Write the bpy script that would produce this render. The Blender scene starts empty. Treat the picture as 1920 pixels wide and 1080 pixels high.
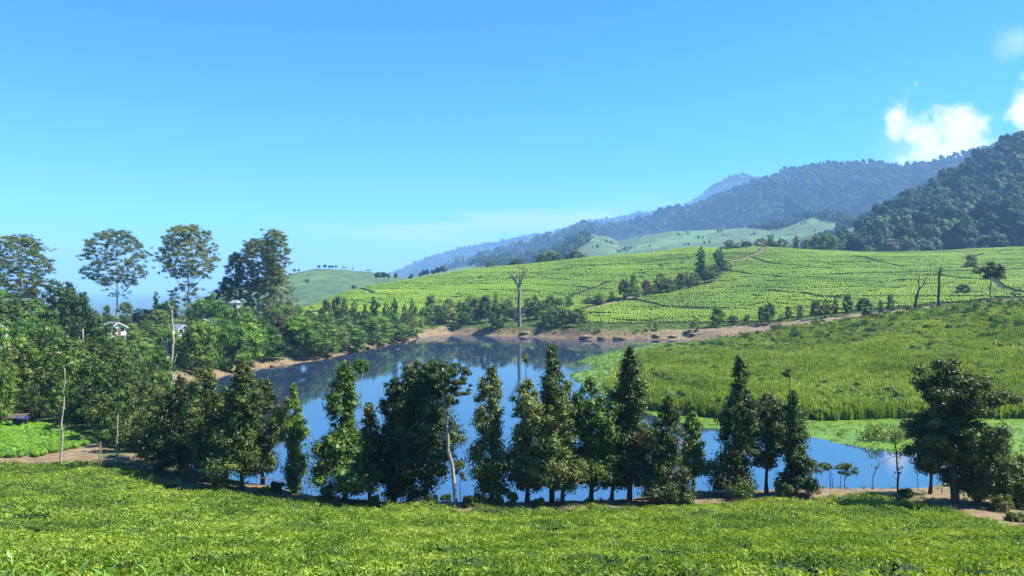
import bpy, math, random
import numpy as np
from mathutils import Vector

# ------------------------------------------------------------------ camera, sky, sun, exposure
F = 1450.0            # focal length in pixels of the 1920 px wide photograph
HC = 20.0             # eye height above the pond
SUN_AZ, SUN_EL = math.radians(86), math.radians(53)
scene = bpy.context.scene
cam_d = bpy.data.cameras.new("camera")
cam = bpy.data.objects.new("camera", cam_d)
scene.collection.objects.link(cam)
cam.location = (0, 0, HC)
cam.rotation_euler = (math.radians(90), 0, 0)
cam_d.sensor_width = 36.0
cam_d.lens = 36.0 * F / 1920.0
cam_d.clip_start = 0.1
cam_d.clip_end = 60000
scene.camera = cam

world = bpy.data.worlds.new("World")
scene.world = world
world.use_nodes = True
sd = bpy.data.lights.new("sun", 'SUN')
sd.energy = 5.0
sd.angle = math.radians(0.53)
sd.color = (1.0, 0.955, 0.88)
sun = bpy.data.objects.new("sun", sd)
scene.collection.objects.link(sun)
S = Vector((math.sin(SUN_AZ) * math.cos(SUN_EL), math.cos(SUN_AZ) * math.cos(SUN_EL), math.sin(SUN_EL)))
sun.rotation_euler = S.to_track_quat('Z', 'Y').to_euler()
sun.location = S * 300

vs = scene.view_settings
vs.view_transform = 'Standard'
vs.look = 'None'
vs.exposure = 1.5
vs.gamma = 1.0
vs.use_curve_mapping = False
scene.render.engine = 'CYCLES'
cy = scene.cycles
cy.use_denoising = True
try:
    cy.denoiser = 'OPENIMAGEDENOISE'
    cy.denoising_prefilter = 'ACCURATE'
except Exception:
    pass
cy.max_bounces = 6
cy.diffuse_bounces = 1
cy.glossy_bounces = 2
cy.transmission_bounces = 2
cy.volume_bounces = 1
cy.transparent_max_bounces = 4
cy.caustics_reflective = False
cy.caustics_refractive = False


SKY_CURVE = ((1.65, 0.142), (1.18, 0.68), (0.6, 2.2))      # per-channel response of the blue sky


def pix_dir(px, py):
    v = Vector(((px - 960) / F, 1.0, (540 - py) / F))
    return v.normalized()


def build_world():
    nt = world.node_tree
    N, L = nt.nodes, nt.links
    N.clear()
    out = N.new('ShaderNodeOutputWorld')
    bg = N.new('ShaderNodeBackground')
    bg.inputs[1].default_value = 0.074
    sky = N.new('ShaderNodeTexSky')
    sky.sky_type = 'NISHITA'
    sky.sun_disc = False
    sky.sun_elevation = SUN_EL
    sky.sun_rotation = SUN_AZ
    sky.altitude = 1600
    sky.air_density = 1.0
    sky.dust_density = 0.4
    sky.ozone_density = 3.0
    sep = N.new('ShaderNodeSeparateColor'); comb = N.new('ShaderNodeCombineColor')
    L.new(sky.outputs[0], sep.inputs[0])
    for k, (g, a) in enumerate(SKY_CURVE):
        pw = N.new('ShaderNodeMath'); pw.operation = 'POWER'; L.new(sep.outputs[k], pw.inputs[0]); pw.inputs[1].default_value = g
        ml = N.new('ShaderNodeMath'); ml.operation = 'MULTIPLY'; L.new(pw.outputs[0], ml.inputs[0]); ml.inputs[1].default_value = a
        L.new(ml.outputs[0], comb.inputs[k])
    tc = N.new('ShaderNodeTexCoord')

    def math_node(op, a=None, b=None, c=None, clamp=False):
        m = N.new('ShaderNodeMath'); m.operation = op; m.use_clamp = clamp
        for i, v in enumerate((a, b, c)):
            if v is None: continue
            if isinstance(v, (int, float)): m.inputs[i].default_value = v
            else: L.new(v, m.inputs[i])
        return m.outputs[0]

    noise = N.new('ShaderNodeTexNoise')
    noise.inputs['Scale'].default_value = 21.0
    noise.inputs['Detail'].default_value = 8.0
    noise.inputs['Roughness'].default_value = 0.60
    L.new(tc.outputs['Generated'], noise.inputs['Vector'])

    def blob(px, py, r, squash=1.0):
        d = pix_dir(px, py)
        sub = N.new('ShaderNodeVectorMath'); sub.operation = 'SUBTRACT'
        L.new(tc.outputs['Generated'], sub.inputs[0]); sub.inputs[1].default_value = d
        mul = N.new('ShaderNodeVectorMath'); mul.operation = 'MULTIPLY'
        L.new(sub.outputs[0], mul.inputs[0]); mul.inputs[1].default_value = (1, 1, squash)
        ln = N.new('ShaderNodeVectorMath'); ln.operation = 'LENGTH'
        L.new(mul.outputs[0], ln.inputs[0])
        q = math_node('DIVIDE', ln.outputs['Value'], r / F)
        return math_node('SUBTRACT', 1.0, q)

    def union(bl):
        r = bl[0]
        for b in bl[1:]:
            r = math_node('MAXIMUM', r, b)
        return r
    dense = union([blob(1818, 250, 50), blob(1795, 285, 56, 1.5), blob(1732, 245, 62),
                   blob(1725, 290, 60, 1.6), blob(1925, 208, 46), blob(1990, 190, 70), blob(1840, 236, 34),
                   blob(2150, 240, 90), blob(2300, 160, 120, 1.4), blob(-420, 330, 110, 1.6)])
    soft = union([blob(1700, 280, 80, 1.3), blob(1910, 75, 40), blob(1790, 268, 100, 1.4)])
    nz = math_node('SUBTRACT', noise.outputs[0], 0.5)
    dd = math_node('ADD', math_node('MULTIPLY', dense, 0.9), math_node('MULTIPLY', nz, 3.0))
    mr = N.new('ShaderNodeMapRange'); mr.interpolation_type = 'SMOOTHSTEP'
    L.new(dd, mr.inputs[0]); mr.inputs[1].default_value = 0.04; mr.inputs[2].default_value = 0.72
    ds = math_node('ADD', soft, math_node('MULTIPLY', nz, 1.6))
    mr2 = N.new('ShaderNodeMapRange'); mr2.interpolation_type = 'SMOOTHSTEP'
    L.new(ds, mr2.inputs[0]); mr2.inputs[1].default_value = 0.1; mr2.inputs[2].default_value = 1.0
    mr2.inputs[4].default_value = 0.45
    # thin streaky high cloud, plus pale haze painted along the left horizon
    mp = N.new('ShaderNodeMapping'); mp.inputs['Scale'].default_value = (2.2, 2.2, 26)
    L.new(tc.outputs['Generated'], mp.inputs['Vector'])
    n2 = N.new('ShaderNodeTexNoise'); n2.inputs['Scale'].default_value = 2.1; n2.inputs['Detail'].default_value = 5
    L.new(mp.outputs[0], n2.inputs['Vector'])
    streak = union([blob(1080, 412, 330, 7.0), blob(760, 440, 300, 7.0), blob(640, 500, 320, 5), blob(120, 500, 340, 5), blob(380, 520, 300, 5),
                    blob(1900, 330, 200, 3)])
    st = N.new('ShaderNodeMapRange'); st.interpolation_type = 'SMOOTHSTEP'
    L.new(math_node('ADD', math_node('MULTIPLY', streak, 0.6), math_node('MULTIPLY', math_node('SUBTRACT', n2.outputs[0], 0.5), 1.5)), st.inputs[0])
    st.inputs[1].default_value = 0.08; st.inputs[2].default_value = 0.75; st.inputs[4].default_value = 0.72
    m1 = N.new('ShaderNodeMix'); m1.data_type = 'RGBA'
    L.new(st.outputs[0], m1.inputs[0]); L.new(comb.outputs[0], m1.inputs[6]); m1.inputs[7].default_value = (4.4, 5.4, 6.6, 1)
    m2 = N.new('ShaderNodeMix'); m2.data_type = 'RGBA'
    L.new(mr2.outputs[0], m2.inputs[0]); L.new(m1.outputs[2], m2.inputs[6]); m2.inputs[7].default_value = (4.4, 5.4, 6.8, 1)
    m3 = N.new('ShaderNodeMix'); m3.data_type = 'RGBA'
    L.new(mr.outputs[0], m3.inputs[0]); L.new(m2.outputs[2], m3.inputs[6]); m3.inputs[7].default_value = (6.6, 6.8, 7.1, 1)
    L.new(m3.outputs[2], bg.inputs[0])
    L.new(bg.outputs[0], out.inputs[0])


build_world()

# ------------------------------------------------------------------ helpers
rng = np.random.default_rng(7)
random.seed(7)
COL = scene.collection


def hash2(ix, iy, seed):
    n = (ix.astype(np.int64) * 374761393 + iy.astype(np.int64) * 668265263 + seed * 974634777) & 0x7fffffff
    n = ((n ^ (n >> 13)) * 1274126177) & 0x7fffffff
    return ((n ^ (n >> 16)) & 0xffff) / 65535.0


def vnoise(x, y, seed=0):
    ix, iy = np.floor(x), np.floor(y)
    fx, fy = x - ix, y - iy
    fx = fx * fx * (3 - 2 * fx); fy = fy * fy * (3 - 2 * fy)
    a = hash2(ix, iy, seed); b = hash2(ix + 1, iy, seed)
    c = hash2(ix, iy + 1, seed); d = hash2(ix + 1, iy + 1, seed)
    return (a + (b - a) * fx) * (1 - fy) + (c + (d - c) * fx) * fy - 0.5


def fbm(x, y, seed=0, octv=4, gain=0.5):
    x = np.asarray(x, float); y = np.asarray(y, float)
    s = 0; a = 1.0
    for o in range(octv):
        s = s + a * vnoise(x * 2 ** o + o * 17.3, y * 2 ** o - o * 9.1, seed + o)
        a *= gain
    return s


def smooth(a, b, x):
    t = np.clip((x - a) / (b - a), 0, 1)
    return t * t * (3 - 2 * t)


def new_mesh(name, verts, quads=None, tris=None, mats=(), smooth_shade=False, mat_idx=None, colors=None):
    verts = np.asarray(verts, np.float32)
    me = bpy.data.meshes.new(name)
    nq = 0 if quads is None else len(quads)
    ntr = 0 if tris is None else len(tris)
    me.vertices.add(len(verts)); me.vertices.foreach_set('co', verts.ravel())
    loops = []
    if nq: loops.append(np.asarray(quads, np.int32).ravel())
    if ntr: loops.append(np.asarray(tris, np.int32).ravel())
    if loops:
        lv = np.concatenate(loops)
        me.loops.add(len(lv)); me.loops.foreach_set('vertex_index', lv)
        me.polygons.add(nq + ntr)
        st = np.concatenate([np.arange(nq) * 4, nq * 4 + np.arange(ntr) * 3]).astype(np.int32)
        me.polygons.foreach_set('loop_start', st)
        if smooth_shade:
            me.polygons.foreach_set('use_smooth', np.ones(nq + ntr, bool))
        if mat_idx is not None:
            me.polygons.foreach_set('material_index', np.asarray(mat_idx, np.int32))
    for m in mats: me.materials.append(m)
    if colors is not None:
        ca = me.color_attributes.new('zone', 'FLOAT_COLOR', 'POINT')
        c4 = np.ones((len(verts), 4), np.float32); c4[:, :3] = colors
        ca.data.foreach_set('color', c4.ravel())
    me.update(calc_edges=True)
    if not smooth_shade and loops:
        me.polygons.foreach_set('use_smooth', np.zeros(nq + ntr, bool))
    me.validate()
    return me


def link(name, me, parent=None, loc=(0, 0, 0), label=None, cat=None, group=None, kind=None):
    o = bpy.data.objects.new(name, me)
    COL.objects.link(o)
    o.location = loc
    if parent is not None: o.parent = parent
    tag(o, label, cat, group, kind)
    return o


def tag(o, label=None, cat=None, group=None, kind=None):
    if label: o['label'] = label
    if cat: o['category'] = cat
    if group: o['group'] = group
    if kind: o['kind'] = kind
    return o


class MB:
    """collects tubes, boxes and leaf blades into one mesh"""
    def __init__(s):
        s.v = []; s.q = []; s.t = []; s.n = 0

    def add(s, v, q=None, t=None):
        v = np.asarray(v, float).reshape(-1, 3)
        if q is not None and len(q): s.q.append(np.asarray(q, int) + s.n)
        if t is not None and len(t): s.t.append(np.asarray(t, int) + s.n)
        s.v.append(v); s.n += len(v)

    def tube(s, pts, rad, sides=7, cap=True):
        pts = np.asarray(pts, float); k = len(pts)
        rad = np.asarray(rad, float) * np.ones(k)
        tang = np.gradient(pts, axis=0)
        tang /= np.linalg.norm(tang, axis=1)[:, None] + 1e-9
        ref = np.array([1.0, 0.02, 0.0]) if abs(tang[0][0]) < 0.8 else np.array([0.0, 1.0, 0.0])
        u = np.cross(tang, ref); u /= np.linalg.norm(u, axis=1)[:, None] + 1e-9
        w = np.cross(tang, u)
        a = np.arange(sides) / sides * 2 * math.pi
        ring = pts[:, None, :] + rad[:, None, None] * (np.cos(a)[None, :, None] * u[:, None, :] + np.sin(a)[None, :, None] * w[:, None, :])
        v = ring.reshape(-1, 3)
        i = np.arange(k - 1)[:, None] * sides; j = np.arange(sides)[None, :]
        j2 = (j + 1) % sides
        q = np.stack([i + j, i + j2, i + sides + j2, i + sides + j], -1).reshape(-1, 4)
        t = None
        if cap:
            v = np.vstack([v, pts[-1]])
            t = [[(k - 1) * sides + jj, (k - 1) * sides + (jj + 1) % sides, k * sides] for jj in range(sides)]
        s.add(v, q, t)

    def box(s, x0, x1, y0, y1, z0, z1):
        v = [(x, y, z) for z in (z0, z1) for y in (y0, y1) for x in (x0, x1)]
        s.add(v, [[0, 2, 3, 1], [4, 5, 7, 6], [0, 1, 5, 4], [2, 6, 7, 3], [0, 4, 6, 2], [1, 3, 7, 5]])

    def mesh(s, name, mats, sm=False):
        v = np.vstack(s.v)
        q = np.vstack(s.q) if s.q else None
        t = np.vstack(s.t) if s.t else None
        return new_mesh(name, v, q, t, mats, sm)


def rand_unit(n, r):
    v = r.normal(size=(n, 3)); return v / (np.linalg.norm(v, axis=1)[:, None] + 1e-9)


def leaves(centers, normals, length, width, r, fold=0.0):
    """rhombic leaf blades: returns verts, quads"""
    n = len(centers)
    normals = normals / (np.linalg.norm(normals, axis=1)[:, None] + 1e-9)
    ref = rand_unit(n, r)
    a = np.cross(normals, ref); a /= np.linalg.norm(a, axis=1)[:, None] + 1e-9
    b = np.cross(normals, a)
    L = (length * (0.7 + 0.6 * r.random(n)))[:, None]; W = (width * (0.7 + 0.6 * r.random(n)))[:, None]
    p0 = centers - a * L * 0.5
    p2 = centers + a * L * 0.5 - normals * L * fold
    p1 = centers + b * W * 0.5 - a * L * 0.08 + normals * W * 0.12
    p3 = centers - b * W * 0.5 - a * L * 0.08 + normals * W * 0.12
    v = np.stack([p0, p1, p2, p3], 1).reshape(-1, 3)
    q = np.arange(n * 4).reshape(-1, 4)
    return v, q


def clump_leaves(cl, per, size, r, up=0.35, aspect=0.5, shell=0.6, core=0.0, tidy=0.75):
    """cl: (n,5) x y z radius flatness -> leaves filling the clumps"""
    n = len(cl)
    cnt = np.maximum(6, (per * (cl[:, 3] / cl[:, 3].mean()) ** 2).astype(int))
    idx = np.repeat(np.arange(n), cnt)
    m = len(idx)
    d = rand_unit(m, r)
    rad = cl[idx, 3] * (shell + (1 - shell) * r.random(m) ** 0.6) * (0.7 + 0.6 * r.random(m))
    off = d * rad[:, None]; off[:, 2] *= cl[idx, 4]
    c = cl[idx, :3] + off
    nrm = d + np.array([0, 0, up]) + tidy * rand_unit(m, r)
    v, q = leaves(c, nrm, size, size * aspect, r, 0.1)
    if core > 0:
        # added ball in each clump, blocking light so its inside stays dark: 24 quads on a rounded cube
        cv, cq = CUBE24
        k = len(cv)
        jit = 0.8 + 0.4 * r.random((n, k, 1))
        V = cv[None] * cl[:, 3][:, None, None] * core * jit
        V[:, :, 2] *= cl[:, 4][:, None]
        V = (V + cl[:, None, :3]).reshape(-1, 3)
        Q = (cq[None] + (np.arange(n) * k)[:, None, None] + len(v)).reshape(-1, 4)
        v = np.vstack([v, V]); q = np.vstack([q, Q])
    return v, q


def _cube24():
    idx = {}; vs_ = []; qs = []
    def vid(p):
        key = tuple(np.round(p, 3))
        if key not in idx:
            idx[key] = len(vs_); vs_.append(np.array(p, float) / np.linalg.norm(p))
        return idx[key]
    for ax in range(3):
        for sg in (-1, 1):
            for i in (-1, 0):
                for j in (-1, 0):
                    c4 = []
                    for (a, b) in ((i, j), (i + 1, j), (i + 1, j + 1), (i, j + 1)):
                        p = [0, 0, 0]; p[ax] = sg; p[(ax + 1) % 3] = a; p[(ax + 2) % 3] = b
                        c4.append(vid(p))
                    qs.append(c4 if sg > 0 else c4[::-1])
    return np.array(vs_), np.array(qs)


CUBE24 = _cube24()


# ------------------------------------------------------------------ materials
def nodes_of(m):
    m.use_nodes = True
    nt = m.node_tree; nt.nodes.clear()
    return nt, nt.nodes, nt.links


def ramp(N, cols, pos=None):
    r = N.new('ShaderNodeValToRGB')
    k = len(cols)
    pos = pos or [i / (k - 1) for i in range(k)]
    while len(r.color_ramp.elements) < k: r.color_ramp.elements.new(0.5)
    for e, c, p in zip(r.color_ramp.elements, cols, pos):
        e.position = p; e.color = (*c, 1)
    return r


def leaf_material(name, cols, rough=0.5, trans=0.28, noise_scale=0.5, spec=0.2, noise_amt=0.5, obj_amt=0.25, coord='Object'):
    m = bpy.data.materials.new(name)
    nt, N, L = nodes_of(m)
    out = N.new('ShaderNodeOutputMaterial')
    geo = N.new('ShaderNodeNewGeometry'); oi = N.new('ShaderNodeObjectInfo'); tc = N.new('ShaderNodeTexCoord')
    nz = N.new('ShaderNodeTexNoise'); nz.inputs['Scale'].default_value = noise_scale; nz.inputs['Detail'].default_value = 2
    L.new(tc.outputs['Object'] if coord == 'Object' else geo.outputs['Position'], nz.inputs['Vector'])
    # value = island random * a + noise * b + object random * c
    def mm(op, a, b):
        q = N.new('ShaderNodeMath'); q.operation = op
        for i, v in enumerate((a, b)):
            if isinstance(v, (int, float)): q.inputs[i].default_value = v
            else: L.new(v, q.inputs[i])
        return q.outputs[0]
    a = mm('MULTIPLY', geo.outputs['Random Per Island'], 1 - noise_amt)
    b = mm('MULTIPLY', mm('MULTIPLY_ADD', nz.outputs[0], 2.4), noise_amt)
    N_ = b.node.inputs[0].links[0].from_node; N_.inputs[2].default_value = -0.7
    c = mm('MULTIPLY', mm('SUBTRACT', oi.outputs['Random'], 0.5), obj_amt * 2)
    v = mm('ADD', mm('ADD', a, b), c)
    r = ramp(N, cols); L.new(v, r.inputs[0])
    p = N.new('ShaderNodeBsdfPrincipled')
    L.new(r.outputs[0], p.inputs['Base Color'])
    p.inputs['Roughness'].default_value = rough
    p.inputs['Specular IOR Level'].default_value = spec
    t = N.new('ShaderNodeBsdfTranslucent')
    hs = N.new('ShaderNodeHueSaturation'); hs.inputs['Hue'].default_value = 0.485; hs.inputs['Saturation'].default_value = 1.1; hs.inputs['Value'].default_value = 1.3
    L.new(r.outputs[0], hs.inputs['Color']); L.new(hs.outputs[0], t.inputs[0])
    mx = N.new('ShaderNodeMixShader'); mx.inputs[0].default_value = trans
    L.new(p.outputs[0], mx.inputs[1]); L.new(t.outputs[0], mx.inputs[2])
    L.new(mx.outputs[0], out.inputs[0])
    return m


def simple_material(name, c1, c2, scale=2.0, rough=0.85, bump=0.3, bump_dist=0.05, stretch=(1, 1, 1), spec=0.3, zone=False, detail=6, world=False):
    m = bpy.data.materials.new(name)
    nt, N, L = nodes_of(m)
    out = N.new('ShaderNodeOutputMaterial'); p = N.new('ShaderNodeBsdfPrincipled')
    tc = N.new('ShaderNodeTexCoord'); geo = N.new('ShaderNodeNewGeometry'); mp = N.new('ShaderNodeMapping'); mp.inputs['Scale'].default_value = stretch
    L.new(geo.outputs['Position'] if world else tc.outputs['Object'], mp.inputs['Vector'])
    nz = N.new('ShaderNodeTexNoise'); nz.inputs['Scale'].default_value = scale; nz.inputs['Detail'].default_value = detail; nz.inputs['Roughness'].default_value = 0.65
    L.new(mp.outputs[0], nz.inputs['Vector'])
    r = ramp(N, [c1, c2], [0.3, 0.7]); L.new(nz.outputs[0], r.inputs[0])
    col = r.outputs[0]
    if zone:
        at = N.new('ShaderNodeVertexColor'); at.layer_name = 'zone'
        mx = N.new('ShaderNodeMix'); mx.data_type = 'RGBA'; mx.blend_type = 'MULTIPLY'; mx.inputs[0].default_value = 1
        L.new(r.outputs[0], mx.inputs[6]); L.new(at.outputs[0], mx.inputs[7]); col = mx.outputs[2]
    L.new(col, p.inputs['Base Color'])
    p.inputs['Roughness'].default_value = rough; p.inputs['Specular IOR Level'].default_value = spec
    bp = N.new('ShaderNodeBump'); bp.inputs['Strength'].default_value = bump; bp.inputs['Distance'].default_value = bump_dist
    L.new(nz.outputs[0], bp.inputs['Height']); L.new(bp.outputs[0], p.inputs['Normal'])
    L.new(p.outputs[0], out.inputs[0])
    return m


M = {}
M['leaf_near'] = leaf_material('leaf_near', [(0.014, 0.028, 0.007), (0.039, 0.070, 0.011), (0.103, 0.145, 0.022), (0.221, 0.234, 0.055)], 0.45, 0.25, 0.55, 0.28)
M['leaf_near_green'] = leaf_material('leaf_near_green', [(0.014, 0.034, 0.007), (0.038, 0.084, 0.010), (0.101, 0.174, 0.018), (0.203, 0.276, 0.035)], 0.45, 0.25, 0.55, 0.28)
M['leaf_olive'] = leaf_material('leaf_olive', [(0.038, 0.068, 0.018), (0.075, 0.121, 0.028), (0.143, 0.189, 0.044), (0.240, 0.270, 0.066)], 0.55, 0.25, 0.25, 0.3)
M['leaf_round'] = leaf_material('leaf_round', [(0.022, 0.063, 0.014), (0.051, 0.126, 0.020), (0.112, 0.231, 0.030), (0.224, 0.336, 0.045)], 0.55, 0.28, 0.4, 0.12)
M['leaf_feather'] = leaf_material('leaf_feather', [(0.016, 0.034, 0.014), (0.034, 0.066, 0.022), (0.075, 0.120, 0.036), (0.140, 0.180, 0.070)], 0.5, 0.2, 0.5, 0.2)
M['leaf_lime'] = leaf_material('leaf_lime', [(0.05, 0.10, 0.01), (0.12, 0.22, 0.02), (0.22, 0.32, 0.03), (0.32, 0.36, 0.05)], 0.5, 0.3, 0.5, 0.3)
M['leaf_russet'] = leaf_material('leaf_russet', [(0.019, 0.054, 0.015), (0.056, 0.063, 0.020), (0.124, 0.081, 0.030), (0.186, 0.117, 0.050)], 0.55, 0.25, 0.6, 0.3, 0.6)
M['leaf_pine'] = leaf_material('leaf_pine', [(0.016, 0.036, 0.010), (0.033, 0.072, 0.014), (0.065, 0.126, 0.020), (0.104, 0.168, 0.030)], 0.6, 0.18, 0.4, 0.25)
M['leaf_forest'] = leaf_material('leaf_forest', [(0.009, 0.025, 0.010), (0.022, 0.048, 0.016), (0.049, 0.085, 0.027), (0.103, 0.130, 0.052)], 0.75, 0.10, 0.35, 0.1, 0.35, 0.55)
M['leaf_tea'] = leaf_material('leaf_tea', [(0.038, 0.075, 0.013), (0.113, 0.191, 0.024), (0.235, 0.339, 0.039), (0.382, 0.462, 0.078)], 0.5, 0.3, 0.22, 0.15, 0.6, 0.12, coord='World')
M['leaf_tea_hill'] = leaf_material('leaf_tea_hill', [(0.082, 0.147, 0.006), (0.154, 0.255, 0.009), (0.224, 0.349, 0.011), (0.295, 0.416, 0.022)], 0.55, 0.2, 0.02, 0.3, 0.55, 0.22, coord='World')
M['leaf_reed'] = leaf_material('leaf_reed', [(0.059, 0.107, 0.013), (0.143, 0.227, 0.020), (0.238, 0.329, 0.036), (0.381, 0.431, 0.090)], 0.5, 0.3, 0.05, 0.35, 0.5, 0.15, coord='World')
M['leaf_marsh'] = leaf_material('leaf_marsh', [(0.03, 0.06, 0.012), (0.06, 0.12, 0.018), (0.12, 0.20, 0.03), (0.22, 0.28, 0.08)], 0.55, 0.2, 0.3, 0.15, 0.4, 0.5)
M['leaf_dead'] = leaf_material('leaf_dead', [(0.10, 0.045, 0.02), (0.22, 0.10, 0.04), (0.34, 0.17, 0.08)], 0.7, 0.1, 1.0, 0.1)
M['leaf_mat'] = leaf_material('leaf_mat', [(0.063, 0.130, 0.012), (0.108, 0.211, 0.018), (0.153, 0.267, 0.025), (0.216, 0.308, 0.050)], 0.45, 0.25, 0.15, 0.3, 0.5, 0.1, coord='World')
M['leaf_shoot'] = leaf_material('leaf_shoot', [(0.10, 0.24, 0.02), (0.16, 0.34, 0.03), (0.22, 0.40, 0.04)], 0.3, 0.35, 4, 0.5)
M['bark_brown'] = simple_material('bark_brown', (0.035, 0.026, 0.018), (0.12, 0.095, 0.07), 6, stretch=(3, 3, 0.6), bump=0.6)
M['bark_pale'] = simple_material('bark_pale', (0.20, 0.17, 0.13), (0.46, 0.41, 0.34), 5, stretch=(3, 3, 0.5), bump=0.4)
M['bark_dead'] = simple_material('bark_dead', (0.10, 0.08, 0.065), (0.30, 0.25, 0.20), 4, stretch=(3, 3, 0.4), bump=0.6)
M['bark_dark'] = simple_material('bark_dark', (0.015, 0.012, 0.010), (0.06, 0.048, 0.038), 4, stretch=(3, 3, 0.4), bump=0.6)
M['ground'] = simple_material('ground', (0.45, 0.45, 0.45), (1.2, 1.2, 1.2), 0.9, zone=True, spec=0.08, bump=0.5, bump_dist=0.25, world=True, detail=9)
M['hill_grass'] = simple_material('hill_grass', (0.65, 0.65, 0.65), (1.2, 1.2, 1.2), 0.06, zone=True, bump=0.6, bump_dist=1.2, world=True, detail=8, stretch=(1, 1, 1.5))
M['soil'] = simple_material('soil', (0.085, 0.062, 0.036), (0.27, 0.205, 0.125), 0.8, spec=0.1, bump=0.7, bump_dist=0.2, world=True, detail=9)
M['soil_dark'] = simple_material('soil_dark', (0.05, 0.035, 0.022), (0.14, 0.09, 0.055), 0.5, bump=0.7, bump_dist=0.2, world=True, detail=9)
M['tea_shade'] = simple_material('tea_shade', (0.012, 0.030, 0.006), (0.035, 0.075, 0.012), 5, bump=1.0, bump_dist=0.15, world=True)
M['wall_white'] = simple_material('wall_white', (0.66, 0.64, 0.58), (0.80, 0.79, 0.74), 1.5, rough=0.9, bump=0.1)
M['roof_grey'] = simple_material('roof_grey', (0.16, 0.17, 0.18), (0.30, 0.31, 0.33), 2, rough=0.6, bump=0.3)
M['wood'] = simple_material('wood', (0.10, 0.065, 0.04), (0.24, 0.16, 0.10), 6, stretch=(4, 4, 0.5))
M['glass_dark'] = simple_material('glass_dark', (0.02, 0.025, 0.03), (0.04, 0.05, 0.06), 1, rough=0.1, bump=0.0, spec=0.6)
M['tarp_blue'] = simple_material('tarp_blue', (0.01, 0.02, 0.14), (0.02, 0.04, 0.22), 3, rough=0.5)
M['paint_white'] = simple_material('paint_white', (0.70, 0.70, 0.68), (0.8, 0.8, 0.78), 3, rough=0.7, bump=0.05)
M['rock'] = simple_material('rock', (0.16, 0.14, 0.12), (0.36, 0.33, 0.29), 3, bump=0.6)


def water_material():
    m = bpy.data.materials.new('pond_water')
    nt, N, L = nodes_of(m)
    out = N.new('ShaderNodeOutputMaterial'); p = N.new('ShaderNodeBsdfPrincipled')
    p.inputs['Base Color'].default_value = (0.016, 0.030, 0.060, 1)
    p.inputs['Roughness'].default_value = 0.03
    p.inputs['IOR'].default_value = 3.5
    p.inputs['Specular IOR Level'].default_value = 0.75
    geo = N.new('ShaderNodeNewGeometry')
    mp = N.new('ShaderNodeMapping'); mp.inputs['Scale'].default_value = (0.6, 1.2, 1)
    L.new(geo.outputs['Position'], mp.inputs['Vector'])
    nz = N.new('ShaderNodeTexNoise'); nz.inputs['Scale'].default_value = 1.6; nz.inputs['Detail'].default_value = 3
    L.new(mp.outputs[0], nz.inputs['Vector'])
    # calm and ruffled patches
    n2 = N.new('ShaderNodeTexNoise'); n2.inputs['Scale'].default_value = 0.045; n2.inputs['Detail'].default_value = 3
    L.new(geo.outputs['Position'], n2.inputs['Vector'])
    mr = N.new('ShaderNodeMapRange'); L.new(n2.outputs[0], mr.inputs[0])
    mr.inputs[1].default_value = 0.4; mr.inputs[2].default_value = 0.65; mr.inputs[3].default_value = 0.015; mr.inputs[4].default_value = 0.10
    bp = N.new('ShaderNodeBump'); bp.inputs['Distance'].default_value = 0.045
    L.new(mr.outputs[0], bp.inputs['Strength']); L.new(nz.outputs[0], bp.inputs['Height']); L.new(bp.outputs[0], p.inputs['Normal'])
    L.new(p.outputs[0], out.inputs[0])
    return m


M['water'] = water_material()

# ------------------------------------------------------------------ terrain
def zy(py, Y):
    return HC + Y * (540 - py) / F


# heights along rays of the place seen from the hillside: (distance, height), a number above 100 being a photo row
def K(*a):
    return [(Y, zy(v, Y) if v > 100 else v) for Y, v in a]


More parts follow.
